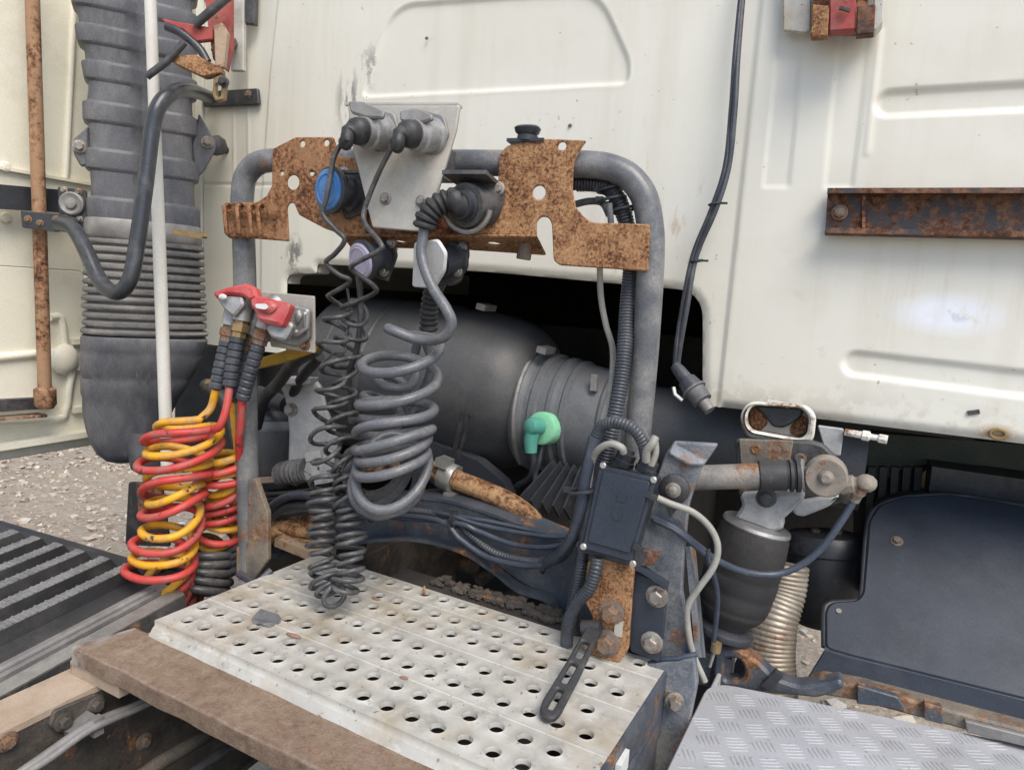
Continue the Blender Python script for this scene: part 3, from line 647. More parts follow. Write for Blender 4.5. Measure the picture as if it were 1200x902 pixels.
# black latch pin above the socket bracket hangs from the wall by the duct: bolt on the duct ear
# ================================================================ AIR INTAKE DUCT
DC = Vector((-1.25, .955, CZ)); dv = Vector((DC.x, DC.y, 0)).normalized(); DPL = Plane(DC, -dv)
def loft(pl, rows, seg=40, bq=.8, ex=3.0, lobes=0., g=None, shift=0, notch=0):
    """sections between a left and a right outline; each row (y, xl, xr[, depth ratio])"""
    g = g or G(); rings = []
    for r in rows:
        y, xl, xr = r[:3]; q = r[3] if len(r) > 3 else bq
        A, B = pl.hit(xl, y, shift), pl.hit(xr, y, shift); c = (A+B)/2; a = (B-A); a.z = 0; ha = a.length/2; a.normalize(); b = Vector((a.y, -a.x, 0)); ring = []
        for k in range(seg):
            t = 2*math.pi*k/seg; ct, st_ = math.cos(t), math.sin(t)
            if lobes:
                off = lobes*ha; R = ha-off; s = abs(ct)      # two circles side by side
                rr = off*s+math.sqrt(max(R*R-(off*st_)**2, 1e-6)) if abs(off*st_) < R else R
                x_, y_ = rr*ct, rr*st_
            else:
                k_ = (abs(ct)**ex+abs(st_)**ex)**(-1/ex); x_, y_ = ha*k_*ct, ha*q*k_*st_*(1-notch*math.exp(-(ct*k_/.10)**2))
            ring.append(c+a*x_+b*y_)
        rings.append(ring)
    vs = [v for r in rings for v in r]; fs = []
    for i in range(len(rings)-1):
        for k in range(seg): m = (k+1) % seg; fs.append((i*seg+k, i*seg+m, (i+1)*seg+m, (i+1)*seg+k))
    fs.append(tuple(range(seg))); fs.append(tuple((len(rings)-1)*seg+k for k in range(seg)))
    g.add(vs, fs); return g
duct = thing('air_intake_duct', 'tall grey plastic air intake duct with ribs and rubber bellows', 'air intake', DPL.hit(150, 530))
lx = lambda y: np.interp(y, [-60, 30, 105, 130, 275], [84, 85, 99, 97, 103]); rx = lambda y: np.interp(y, [-60, 100, 275], [232, 231, 235])
rows = []
bands = [(-60,-32),(-22,-10),(8,26),(47,67),(87,107),(132,154),(185,207),(239,264)]
for i, (a, b) in enumerate(bands):
    for y, s in ((a-2, 6), (a+1, .6), (a+3, 0), (b-3, 0), (b-1, .6), (b+2, 6)): rows.append((y, lx(y)+s, rx(y)-s))
    if i < 7: y = (b+bands[i+1][0])/2; rows.append((y, lx(y)+6.5, rx(y)-6.5))
part('upper_duct', loft(DPL, rows, 84, .42, 5.5, notch=.24), 'duct_plastic', duct, 30)
part('collar', loft(DPL, [(262,101,234),(265,99,236),(281,98,237),(284,101,235)], 40, .75, 3.2), 'dirty_alu', duct)
g = G(); p = DPL.hit(219, 274, .115); u = DPL.u; g.box(p, (.05,.008,.010), u+Vector((0,0,-.1)), DPL.n); g.lathe_d(p+u*.027, u, [(0,.006),(.008,.006)], 6); part('hose_clamp', g, 'brass', duct)
rows = []
for k in range(12):
    y = 283+k*9.2; l, r = np.interp(y, [283, 330, 392], [97, 96, 95]), np.interp(y, [283, 392], [240, 244])
    j = random.uniform(-1, 1.5); rows += [(y, l+8, r-8), (y+1.6, l+1.5+j, r-1.5), (y+4.0, l+j, r-j), (y+6.4, l+1+j, r-1), (y+8.2, l+7, r-7)]
part('bellows', loft(DPL, rows, 44, .72, 3.0), 'bellows_rubber', duct, 50)
rows = [(393,97,240),(396,95,243),(408,95,241),(412,96,238),(414,95,238),(436,95,228),(440,97,224),(443,95,224),(458,95,215),(463,97,211),(480,97,203),(500,101,194),(516,106,188),(528,113,184),(537,124,176),(540,134,168)]
low = part('lower_box', loft(DPL, rows, 44, .72, 3.6), 'duct_plastic', duct, 45)
g = G(); c = DPL.hit(120, 531); g.lathe_d(DPL.hit(180, 505, .03), (0,0,-1), [(0,.045),(.03,.05),(.075,.042),(.085,.03)], 20); part('drain_snout', g, 'duct_plastic', duct)
# moulded zig-zag mark
g = G(); pts = [DPL.hit(x, y, .098) for x, y in ((160,436),(164,448),(168,440),(172,448),(176,437))]; g.tube(pts, .0016, 6); g.tube([p+Vector((0,0,-.006)) for p in pts], .0016, 6); part('moulded_mark', g, 'duct_plastic', low)
EP = Plane(DC-dv*.015, -dv)
for q, h in (([(233,133),(243,150),(253,168),(252,178),(240,200),(229,212),(225,170)], (243,167)), ([(104,148),(97,154),(86,164),(86,180),(95,196),(104,194)], (93,172))):
    plate('mounting_ear', EP, q, .012, 'duct_plastic', duct, rad=.006, off=0, bev=.003)
    g = G(); g.bolt(EP.hit(*h, .013), EP.n, .008, .008); part('bolt', g, 'bolt', duct)
wb = thing('rubber_buffer', 'round rubber buffer on the cream wall beside the duct ear', 'buffer', at(256, 172, W-.03))
a = at(247, 172, W-.03); g = G(); g.lathe_d(a, (1,-.25,0), [(0,.02),(.022,.02),(.026,.022),(.034,.021),(.038,.015)], 8); part('buffer', g, 'dark_metal', wb)
g = G(); p = at(250,172,W-.03); g.tube([p, p+Vector((0,.04,0))], .008, 8); part('stud', g, 'dark_metal', wb)

# ================================================================ ROLL BAR FRAME
RB = Plane((-.84, .79, CZ), (.129, -.992, 0))
rb = thing('roll_bar', 'grey steel tube hoop standing behind the cab', 'tube frame', RB.hit(292, 660))
P1 = spline([RB.hit(*p) for p in ((293,668),(291,600),(289,520),(288,420),(287,330),(285,262),(284,232),(288,207),(302,192),(325,188),(380,188),(470,189),(560,191),(640,192),(690,193),(716,197),(738,208),(754,229),(761,258),(763,300),(757,400),(750,480),(742,560),(732,650),(726,700))], 8)
g = G(); g.tube(P1, .0172, 20); part('tube', g, 'grey_tube', rb)
# foot of the left leg
plate('foot_gusset', RB, [(293,560),(302,560),(316,600),(316,655),(300,678),(279,672),(279,640),(292,636)], .010, 'sill_steel', rb, rad=.003, off=.006)
g = G(); c = RB.hit(300, 660, .02); g.tube([RB.hit(280,672,.03), RB.hit(300,684,.05), RB.hit(318,668,.03)], .006, 8); part('foot_tie', g, 'conduit', rb)

# rusty brackets on the hoop
br = thing('rusty_bracket', 'rusty perforated bracket plate on the left of the hoop', 'bracket', RB.hit(350, 270, .02))
plate('plate', RB, [(320,175),(347,161),(391,161),(399,184),(430,186),(430,277),(404,276),(381,268),(351,252),(347,243),(345,238),(340,238),(337,243),(339,283),(277,278),(264,271),(264,238),(302,237),(313,230),(319,218)], .0045, 'rust_left', br, holes=[(331,203,.0035),(344,214,.0105),(366,203,.004),(355,169,.0045),(383,168,.0045)], rad=.003, off=.0185)
for x in (268, 283, 297, 307):
    g = G(); A, B = RB.hit(x, 240, .026), RB.hit(x+3, 277, .026); n_ = RB.n*.010
    g.tube([A-n_, A+n_*.3, A+n_+Vector((0,0,-.004)), B+n_+Vector((0,0,.004)), B+n_*.3, B-n_], .0032, 6); part('strap_loop', g, 'rust_left', br, 60)
g = G(); A, B = RB.hit(265, 247, .030), RB.hit(325, 250, .030); g.box((A+B)/2, ((B-A).length, .006, .004), B-A, RB.n); part('strap_rail', g, 'rust_left', br)
g = G(); g.bolt(RB.hit(403, 203, .023), RB.n, .006, .005); part('bolt', g, 'bolt', br)

br2 = thing('rusty_bracket', 'larger pitted orange bracket plate on the right of the hoop', 'bracket', RB.hit(660, 315, .02))
plate('plate', RB, [(606,168),(637,163),(688,165),(680,176),(673,191),(671,222),(675,243),(684,254),(694,261),(762,263),(760,318),(656,311),(649,305),(647,262),(643,255),(635,254),(629,260),(629,276),(553,275),(556,260),(576,258),(584,215),(585,185),(593,172)], .0045, 'rust', br2, holes=[(632,226,.0088),(659,172,.0055)], rad=.004, off=.0185)
g = G(); a, b, c, d_ = RB.hit(430,276,.0185), RB.hit(629,276,.0185), RB.hit(640,300,-.035), RB.hit(437,290,-.035)
dz = Vector((0,0,.004)); hA = [a, b, c, d_]
plF = Plane((a+b)/2, (b-a).cross(d_-a)*-1 if (b-a).cross(d_-a).z > 0 else (b-a).cross(d_-a), up=(0,1,0))
plate('bottom_flange', plF, [(400,275),(629,276),(640,298),(552,292),(410,288)], .004, 'rust', br2, holes=[(579,285,.009),(470,283,.008)], rad=.002)
g = G(); p = RB.hit(615, 293, -.01); g.lathe_d(p, (-.1,0,-1), [(-.012,.010),(.012,.010),(.013,.0085)], 12); part('stub', g, 'rusty_bolt', br2)
plate('cross_web', RB, [(404,246),(580,240),(584,262),(629,268),(629,280),(404,280)], .004, 'rust_red', br2, rad=.002, off=.008)
# knob on the right bracket
g = G(); p = RB.hit(618, 166, .015); g.box(p, (.05,.022,.004), RB.u, RB.n); g.lathe_d(p, (0,0,1), [(0,.014),(.006,.014),(.010,.008)], 14); kn = part('knob', g, 'black_plastic', br2, label='black plastic lever knob')
g = loft(RB, [(149,607,632),(151,604,633),(156,605,631),(160,609,627)], 16, .9, 3, shift=.015); part('grip', g, 'black_plastic', kn)

# ================================================================ SOCKET PLATE
SD = Vector((-.12, -1, -.16)).normalized()       # the way the sockets point
sp = thing('socket_plate', 'tapered aluminium plate carrying two electrical sockets', 'mounting plate', RB.hit(470, 272, .05))
OF = .055
plate('plate', RB, [(408,124),(539,124),(535,152),(508,242),(497,272),(437,267),(424,215),(412,165)], .004, 'alu_plate', sp, off=OF, rad=.003)
plate('edge_fold', RB, [(533,124),(539,124),(535,152),(508,242),(497,272),(493,272),(504,242),(530,152)], .010, 'alu_plate', sp, off=OF-.011, rad=.0)
g = G(); a, b = RB.hit(408,124,OF-.01), RB.hit(539,124,OF-.01); g.box((a+b)/2, ((b-a).length,.018,.003), b-a, RB.n); part('edge_fold', g, 'alu_plate', sp)
for x, y in ((452, 233), (494, 236), (519, 157)):
    g = G(); g.bolt(RB.hit(x, y, OF+.004), RB.n, .0055, .005); part('bolt', g, 'rusty_bolt' if x > 500 else 'bolt', sp)
for x in (470, 512):
    g = G(); p = RB.hit(x, 190, OF-.002); g.box(p-RB.n*.02, (.02,.04,.04), RB.u, RB.n); part('standoff', g, 'dark_metal', sp)
for sx, sy, lid in ((449, 157, ((409,120),(426,120),(452,132),(449,140),(430,139),(412,133))), (507, 160, ((469,131),(488,128),(507,135),(508,141),(492,146),(470,143)))):
    p = RB.hit(sx, sy, OF+.004)
    sk = plate('socket_flange', RB, [(sx-18,sy-32),(sx+14,sy-24),(sx+20,sy-2),(sx+8,sy+18),(sx-8,sy+22),(sx-24,sy+8)], .006, 'dirty_alu', sp, off=OF+.004, rad=.006)
    g = G(); g.lathe_d(p, SD, [(0,.0235),(.004,.0235),(.006,.0205),(.020,.0205),(.022,.0222),(.029,.0222),(.031,.019),(.040,.0185)], 26); part('socket_barrel', g, 'cast_alu', sk)
    LP_ = Plane(p+SD*.03+Vector((0,0,.03)), (0.1,-1,.3))
    plate('flap_lid', LP_, lid, .007, 'dirty_alu', sk, rad=.004, bev=.002)

# ================================================================ THIN COILED CABLE (both ends plugged in)
def fit_helix(ax, rad, turns, ph, n, dens, target, tilt=0, wob=0, nod=0):
    return min((helix(ax, rad, turns+k/10, ph, n, dens, tilt, wob, nod) for k in range(10)), key=lambda h: (h[-1]-target).length)
def joinpath(lead, hx, tail): return spline(list(lead)+[hx[0]], 6)[:-1]+hx+spline([hx[-1]]+list(tail), 6)[1:]
tc = thing('thin_coiled_cable', 'thin black coiled cable hanging from the two upper sockets', 'cable', at(390, 708, .70))
ax = px3((399,352,.790),(392,400,.785),(387,460,.775),(383,520,.76),(379,580,.745),(378,640,.725),(383,682,.712),(394,698,.706),(406,684,.713),(411,640,.732),(409,590,.75),(400,520,.775),(402,450,.80),(412,392,.81),(424,356,.80), n=10)
dens = lambda q: float(np.interp(q, [0,.19,.47,.53,.80,1], [0,.31,.475,.525,.69,1]))
rq = lambda q: .0215*float(np.interp(q, [0,.06,.17,.26,.45,.5,.55,.8,.94,1], [.7,1.05,1.0,.78,.78,.85,.78,.85,1,.7]))*(1+.13*math.sin(q*61)+.08*math.sin(q*143+1))
hx = fit_helix(ax, rq, 42, 1.2, 18, dens, at(401,360,.79), .0, .45, .12)
hx = [p+Vector((mnoise.noise(p*14), mnoise.noise(p*14+Vector((9,0,0))), mnoise.noise(p*14+Vector((0,9,0)))))*.006 for p in hx]
e1, e2 = at(402,166,.755), at(463,166,.75)
lead = [e1, at(391,186,.745), at(383,230,.738), at(378,250,.738), at(392,268,.742), at(404,281,.745), at(393,297,.75), at(382,308,.755), at(397,322,.765), at(410,330,.775)]
tail = [at(401,360,.79), at(437,345,.775), at(438,335,.76), at(415,318,.745), at(414,310,.738), at(444,294,.735), at(446,285,.735), at(429,264,.74), at(427,246,.745), at(445,200,.748), e2]
g = G(); g.tube(joinpath(lead, hx, tail), .0035, 9); part('coil', g, 'coil_dark', tc, 60)
for sx, sy, e in ((449,157,e1), (507,160,e2)):
    p = RB.hit(sx, sy, OF+.004)+SD*.038
    g = G(); g.lathe_d(p, SD, [(0,.0165),(.010,.017),(.015,.0155),(.018,.011),(.020,.009)], 22); part('plug', g, 'black_rubber', tc)
    g = G(); g.tube(spline([p+SD*.010, p+SD*.022+Vector((-.002,0,-.003)), p+SD*.025+Vector((-.003,0,-.016)), e], 6), [.0105]*7+[.0085]*6+[.0065]*6, 12); part('boot', g, 'black_rubber', tc)
g = G(); g.tube(px3((407,338,.80),(411,370,.80),(404,398,.79),(404,412,.785),(392,414,.78),(384,420,.775),(376,428,.775),(379,433,.775), n=6), .002, 6); part('tie_cord', g, 'coil_dark', tc)
g = G(); g.tube(px3((420,318,.81),(423,370,.81),(418,410,.81),(409,440,.82),(412,480,.83)), .0045, 8); part('spare_lead', g, 'coil_dark', tc)

# ================================================================ BLUE / LILAC / WHITE CAPPED SOCKETS
def capped(name, label, x, y, off, r, ln, capm, lidpx, capname='lid', bodym='black_plastic', d=SD):
    kl = 1.28
    t = thing(name, label, 'socket', RB.hit(x, y, off))
    p = RB.hit(x, y, off); g = G(); g.lathe_d(p, d, [(0,r*1.15),(.006,r*1.15),(.008,r*.95),(ln*.6,r*.95),(ln*.65,r*1.08),(ln,r*1.08)], 24); part('body', g, bodym, t)
    g = G(); g.lathe_d(p+d*ln, d, [(.0005,r*1.12*kl),(.006,r*1.12*kl),(.008,r*1.0*kl)], 24); part('lid_rim', g, bodym, t)
    g = G(); g.lathe_d(p+d*(ln+.007), d, [(0,r*.97*kl),(.003,r*.95*kl),(.0045,r*.88*kl)], 24); cp_ = part(capname, g, capm, t); g = G(); q_ = p+d*(ln+.0115); e_ = d.cross(Vector((0,0,1))).normalized(); f2 = d.cross(e_); g.tube([q_+(e_*math.cos(a)+f2*math.sin(a))*r*.72*kl for a in np.linspace(0, 6.283, 29)[:-1]], .0011, 6, closed=True); g.box(q_, (r*.9, .0012, .0022), e_, d); part('moulded_ridge', g, capm, cp_)
    return t
s1 = capped('capped_socket', 'black socket with a blue lid on the left bracket', 411, 226, .024, .0225, .030, 'blue_cap', None, d=Vector((-.22,-1,-.05)).normalized())
g = G(); p = RB.hit(404,202,.05); g.box(p, (.055,.012,.004), RB.u, RB.n); part('hinge', g, 'dark_metal', s1)
plate('socket_flange', RB, [(395,202),(424,205),(427,250),(405,258),(398,240)], .005, 'dark_metal', s1, off=.024, rad=.004)
g = G(); g.bolt(RB.hit(411,213,.030), RB.n, .006, .005); part('bolt', g, 'bolt', s1)
DN = Vector((-.25, -.9, -.25)).normalized()
s2 = capped('capped_socket', 'black socket with a pale lilac lid below the socket plate', 448, 300, .010, .020, .030, 'lilac_cap', None, d=DN)
plate('socket_flange', RB, [(440,278),(462,280),(466,300),(455,330),(441,326)], .006, 'dark_metal', s2, off=.004, rad=.004)
for x, y in ((458,285),(450,318)): g = G(); g.bolt(RB.hit(x, y, .012), RB.n, .005, .004); part('bolt', g, 'bolt', s2)
s3 = thing('capped_socket', 'black socket with a flat white lid beside the thick coil', 'socket', RB.hit(530, 335, .02))
p = RB.hit(535, 303, .0); g = G(); g.lathe_d(p, DN, [(0,.024),(.006,.024),(.008,.020),(.034,.020)], 22); part('body', g, 'black_plastic', s3)
plate('socket_flange', RB, [(530,275),(548,278),(550,300),(540,330),(526,336),(520,310)], .008, 'dark_metal', s3, off=.0, rad=.004)
for x, y in ((541,290),(536,318)): g = G(); g.bolt(RB.hit(x, y, .010), RB.n, .005, .004); part('bolt', g, 'bolt', s3)
WPp = Plane(RB.hit(508, 312, .055), DN*-1 if DN.y > 0 else DN)
plate('lid', WPp, [(486,284),(514,280),(524,296),(522,318),(510,338),(484,336)], .006, 'white_cap', s3, rad=.006, bev=.002)

# ================================================================ THICK COIL
es = thing('round_socket', 'round dark socket with open metal lid and chrome clip', 'socket', RB.hit(560, 270, .02))
p = RB.hit(566, 240, .023)
plate('flange', RB, [(560,212),(586,213),(592,218),(590,240),(580,262),(556,262)], .006, 'dark_metal', es, off=.023, rad=.005)
g = G(); g.lathe_d(p, SD, [(0,.030),(.010,.030),(.012,.026),(.030,.026),(.032,.028),(.040,.028)], 26); part('body', g, 'dark_metal', es)
for x, y in ((584,221),): g = G(); g.bolt(RB.hit(x, y, .030), RB.n, .006, .005); part('bolt', g, 'bolt', es)
g = G(); q = p+SD*.030+Vector((0,0,.034)); g.box(q, (.060,.050,.005), RB.u, Vector((0,-1,.12))); g.box(q+Vector((0,.02,-.008)), (.05,.012,.010), RB.u); part('open_lid', g, 'dark_metal', es)
g = G(); q = p+SD*.035; g.tube([q+Vector((math.cos(a)*.034, -.003*math.sin(a), math.sin(a)*.034)) for a in np.linspace(3.3, 6.1, 14)], .0035, 8); part('retaining_clip', g, 'alu', es)
th = thing('thick_coiled_cable', 'thick grey coiled cable hanging in front of the air filter', 'cable', at(458, 598, .76))
pb = p+SD*.030
bo = spline([pb, pb+SD*.022, at(530,234,.77), at(511,242,.76), at(500,256,.755), at(497,268,.755)], 8); g = G(); corrugated(g, bo, .0155, .0085, .78, 16); part('boot', g, 'black_rubber', th)
g = G(); g.lathe_d(pb, SD, [(0,.021),(.012,.021),(.014,.018),(.024,.0175)], 20); part('plug', g, 'black_plastic', th)
ax = px3((474,400,.765),(467,450,.765),(464,490,.76),(461,522,.750),(459,550,.752),(450,564,.780),(438,545,.820),(438,500,.840),(450,468,.85),(470,435,.855), n=10)
dens = lambda q: float(np.interp(q, [0,.17,.54,.70,.88,1], [0,.27,.475,.61,.86,1]))
rq = lambda q: .0475*float(np.interp(q, [0,.06,.15,.25,.5,.6,.85,1], [1.0,1.1,1.1,.98,1,.92,.72,.6]))*(1+.035*math.sin(q*37))
hx = fit_helix(ax, rq, 15.5, 2.6, 30, dens, at(490,400,.865), .10, .28, .30)
lead = [at(497,268,.755), at(494,300,.75), at(506,335,.745), at(523,362,.74), at(529,380,.742), at(518,396,.745), at(490,398,.75), at(455,385,.74)]
tl = [at(490,400,.865), at(502,385,.865)]
g = G(); g.tube(joinpath(lead, hx, tl), .0069, 14); part('coil', g, 'coil_grey', th, 60)
g = G(); corrugated(g, px3((502,388,.865),(503,365,.862),(508,340,.855),(520,318,.84)), .014, .0085, .78, 14); part('boot', g, 'black_rubber', th)
g = G(); g.tube(px3((500,402,.86),(506,430,.88),(490,470,.90),(465,500,.90)), .0075, 10); part('spare_lead', g, 'coil_grey', th)

# ================================================================ AIR HOSES AND COUPLINGS
CP = Plane(at(340, 380, .80), (.129,-.992,0))
cp = thing('coupling_holder', 'pale square plate holding cast alloy air couplings', 'mounting plate', CP.hit(340, 412))
plate('plate', CP, [(305,341),(369,347),(370,414),(318,406)], .005, 'alu_plate', cp, rad=.003, off=-.004)
plate('cast_back', CP, [(330,372),(345,357),(364,362),(364,396),(350,407),(322,400),(320,388)], .012, 'cast_alu', cp, rad=.006, off=.002, bev=.003)
for q in ([(346,366),(352,362),(355,372),(349,380)], [(356,364),(361,366),(361,384),(356,386)], [(340,384),(350,386),(352,396),(336,398)]):
    plate('cast_rib', CP, q, .010, 'cast_alu', cp, rad=.004, off=.010, bev=.003)
g = G(); p = CP.hit(352, 379, .014); g.tube([CP.hit(333,392,.02), CP.hit(349,392,.022), CP.hit(360,384,.02), CP.hit(361,368,.02)], .004, 8); part('cast_bead', g, 'cast_alu', cp)
g = G(); g.bolt(CP.hit(357, 404, .002), CP.n, .006, .006); part('bolt', g, 'rusty_bolt', cp)
g = G(); a = CP.hit(300, 375, -.01); g.box(a, (.06,.03,.05), CP.u, CP.n); part('tube_clamp', g, 'dark_metal', cp)
dcp = (-.9, 0, 0)
ye = thing('yellow_bracket', 'yellow bracket piece below the coupling plate', 'bracket', CP.hit(345, 428, -.05))
plate('plate', CP, [(305,420),(376,398),(378,404),(372,412),(330,426),(304,432)], .012, 'yellow_part', ye, rad=.003, off=-.055)
HB = at(190, 715, .70)
def air_hose(name, label, mat, c, ends, ax, rr, turns, ph, dens, capshape):
    t = thing(name, label, 'air hose', HB)
    hose(mat, c[0], c[1], Vector(at(228, 672, .79))-HB, (.075, .12, .11))
    hx = fit_helix(ax, rr, turns, ph, 26, dens, ends[1][0][0], .22, .5, .22)
    hx = [p+Vector((mnoise.noise(p*9), mnoise.noise(p*9+Vector((5,0,0))), mnoise.noise(p*9+Vector((0,5,0)))))*.014 for p in hx]
    (l, gl, fl), (r, gr, fr) = ends
    g = G(); g.tube(joinpath([gl[0]]+l, hx, r+[gr[0]]), .0061, 12); part('tube', g, mat, t, 60)
    for gd, ft in ((gl, fl), (gr, fr)):
        P_ = resample(spline(gd, 12), .0022); g = G(); g.tube(P_, [.0108 if (i % 5) else .0088 for i in range(len(P_))], 14); part('strain_guard', g, 'conduit', t)
        d = (gd[-1]-gd[-2]).normalized(); e = gd[-1]
        g = G(); g.lathe_d(e-d*.002, d, [(0,.0115),(.008,.0115),(.009,.014),(.020,.014),(.021,.011),(.027,.011)], 6); part('hex_fitting', g, 'rusty_bolt' if ft else 'brass', t)
        n_ = Vector((0,0,1)); P2 = spline([e+d*.024, e+d*.05, e+d*.062+Vector((.004,.012,.004))], 5)
        g = G(); g.tube(P2, [.0135]*6+[.016]*5, 14); part('coupling_neck', g, 'cast_alu', t)
    return t
dn = lambda q: float(np.interp(q, [0,.34,.57,1], [0,.44,.66,1]))
axr = px3((219,498,.735),(213,540,.728),(204,585,.715),(197,630,.703),(191,664,.696),(190,687,.704),(195,696,.732),(207,692,.77),(230,668,.80),(252,632,.812),(260,590,.805),(264,540,.79), n=10)
rr = lambda q: float(np.interp(q, [0,.08,.2,.5,.62,.8,1], [.055,.052,.044,.046,.046,.045,.042]))*(1+.05*math.sin(q*29))
red = air_hose('coiled_air_hose', 'red coiled air hose hanging left of the hoop', 'hose_red', ((.45,.030,.028), (.54,.055,.045)),
    (([at(265,480,.735), at(257,500,.728)], [at(269,453,.745), at(273,425,.75), at(279,394,.758)], 0), ([at(280,515,.765), at(282,500,.76)], [at(284,468,.755), at(292,440,.757), at(304,402,.765)], 1)),
    axr, rr, 18.5, -1.45, dn, 0)
axy = [p+Vector((.004,.002,.017)) for p in axr]
rry = lambda q: rr(q)*.86
yel = air_hose('coiled_air_hose', 'yellow coiled air hose wound inside the red one', 'hose_yellow', ((.64,.30,.010), (.72,.38,.015)),
    (([at(247,478,.74)], [at(253,456,.742), at(259,428,.748), at(266,399,.756)], 1), ([at(281,545,.785), at(276,505,.78)], [at(273,470,.775), at(279,440,.778), at(289,408,.785)], 1)),
    axy, rry, 18.5, -1.0, dn, 1)
# red dust covers of the couplings
CP2 = Plane(at(285, 345, .755), (.3,-.95,.15))
plate('coupling_cover', CP2, [(253,344),(270,338),(292,333),(302,338),(306,350),(297,354),(288,348),(270,346),(258,352)], .022, 'red_cap', red, rad=.004, bev=.004, off=-.01)
plate('coupling_palm', CP2, [(257,352),(268,347),(286,348),(288,358),(276,372),(266,364)], .014, 'cast_alu', red, rad=.004, bev=.003, off=-.006)
g = G(); g.ball(CP2.hit(261,348,.014), .007, 2, (1.2,.5,.7)); part('locating_lug', g, 'white_cap', red)
CP3 = Plane(at(320, 366, .752), (.129,-.95,.25))
cvr = plate('coupling_cover', CP3, [(297,352),(306,347),(326,353),(344,357),(341,366),(333,384),(306,378),(303,366),(298,362)], .022, 'red_cap', yel, rad=.006, bev=.005, off=-.012, label='red dust cover with a white sticker')
plate('cover_boss', CP3, [(300,354),(320,352),(326,360),(318,368),(302,365)], .012, 'red_cap', cvr, rad=.006, bev=.004, off=.006)
plate('sticker', CP3, [(299,356),(312,356),(315,360),(311,363),(300,361)], .001, 'white_cap', cvr, rad=.003, bev=.0002, off=.0185)
plate('coupling_palm', CP3, [(322,376),(338,372),(346,382),(336,400),(320,396),(314,386)], .014, 'cast_alu', yel, rad=.005, bev=.003, off=-.020)
# small black reflector board behind the hoses
bd = thing('black_board', 'small black rubber flap behind the coiled hoses', 'flap', at(170, 638, .80))
plate('flap', YP(.80), [(152,564),(190,565),(200,640),(148,638)], .006, 'black_rubber', bd, rad=.006)
plate('rusty_hanger', YP(.79), [(160,565),(186,560),(190,580),(176,612),(164,610)], .006, 'rust_dark', bd, rad=.004)
# ================================================================ ENGINE BAY
Z0 = CZ
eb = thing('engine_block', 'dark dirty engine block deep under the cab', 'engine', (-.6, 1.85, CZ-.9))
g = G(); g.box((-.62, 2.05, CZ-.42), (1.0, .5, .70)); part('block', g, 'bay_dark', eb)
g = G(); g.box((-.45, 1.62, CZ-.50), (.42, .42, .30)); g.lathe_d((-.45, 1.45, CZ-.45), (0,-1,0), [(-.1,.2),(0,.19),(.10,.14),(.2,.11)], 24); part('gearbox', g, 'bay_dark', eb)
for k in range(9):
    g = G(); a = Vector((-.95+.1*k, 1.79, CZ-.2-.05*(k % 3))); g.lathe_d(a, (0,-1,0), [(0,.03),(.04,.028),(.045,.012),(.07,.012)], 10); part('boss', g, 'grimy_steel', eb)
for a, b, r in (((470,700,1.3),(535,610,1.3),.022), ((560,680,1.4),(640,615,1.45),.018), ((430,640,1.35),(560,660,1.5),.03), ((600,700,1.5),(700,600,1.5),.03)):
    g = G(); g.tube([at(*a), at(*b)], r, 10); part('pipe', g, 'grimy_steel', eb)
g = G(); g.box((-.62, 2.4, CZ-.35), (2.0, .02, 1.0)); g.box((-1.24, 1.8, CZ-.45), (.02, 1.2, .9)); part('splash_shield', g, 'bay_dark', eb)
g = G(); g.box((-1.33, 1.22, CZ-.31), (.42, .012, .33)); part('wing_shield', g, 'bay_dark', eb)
g = G(); g.box((-.45, 1.55, CZ-.93), (.66, 2.4, .02)); g.box((-.78, 2.1, CZ-.955), (1.5, 1.5, .02)); part('bay_ground_blocker', g, 'bay_dark', eb)  # added dark sheets hiding the sunlit ground under the bay

af = thing('air_filter', 'large black cylindrical air filter housing lying across under the cab', 'air filter', at(520, 540, 1.25))
fc = at(520, 446, 1.30); FX = lambda px: at(px, 446, 1.30).x
ax0 = Vector((FX(405), 1.30, fc.z)); dx = Vector((1, -.02, -.02)).normalized()
r0 = .176; L1 = FX(642)-ax0.x
prof = [(0,r0*.86),(.012,r0*.97),(.03,r0),(.06,r0),(.062,r0*1.015),(.075,r0*1.015),(.077,r0),(L1*.33,r0*.995),(L1*.335,r0*.98),(L1*.35,r0*.98),(L1*.355,r0),(L1*.58,r0*.99),(L1*.60,r0*.965),(L1*.74,r0*.955),(L1*.82,r0*.93),(L1*.89,r0*.88),(L1*.94,r0*.82),(L1*.975,r0*.74),(L1,r0*.64)]
part('canister', G().lathe_d(ax0, dx, prof, 56), 'filter_plastic', af, 30)
p = ax0+dx*(L1*.97)+Vector((0,-.012,-.022))
part('outlet_collar', G().lathe_d(p, dx, [(-.004,r0*0.654),(.004,r0*0.688),(.016,r0*0.697),(.022,r0*0.679),(.026,r0*0.654),(.034,r0*0.654),(.038,r0*0.679),(.05,r0*0.679),(.054,r0*0.645),(.07,r0*0.645)], 48), 'housing_plastic', af, 30)
part('outlet_housing', G().lathe_d(p+dx*.065, dx, [(0,r0*0.636),(.008,r0*0.658),(.016,r0*0.658),(.022,r0*0.628),(.030,r0*0.623),(.034,r0*0.641),(.042,r0*0.641),(.046,r0*0.611),(.10,r0*0.568),(.106,r0*0.593),(.125,r0*0.593),(.131,r0*0.533),(.15,r0*0.533)], 44), 'housing_plastic', af, 25)
part('outlet_pipe', G().lathe_d(p+dx*.21, dx, [(0,r0*0.499),(.03,r0*0.499),(.035,r0*0.464),(.40,r0*0.447)], 32), 'filter_plastic', af)
g = G(); q = at(697, 448, 1.19); g.box(q, (.012,.012,.03)); part('clip', g, 'alu', af)
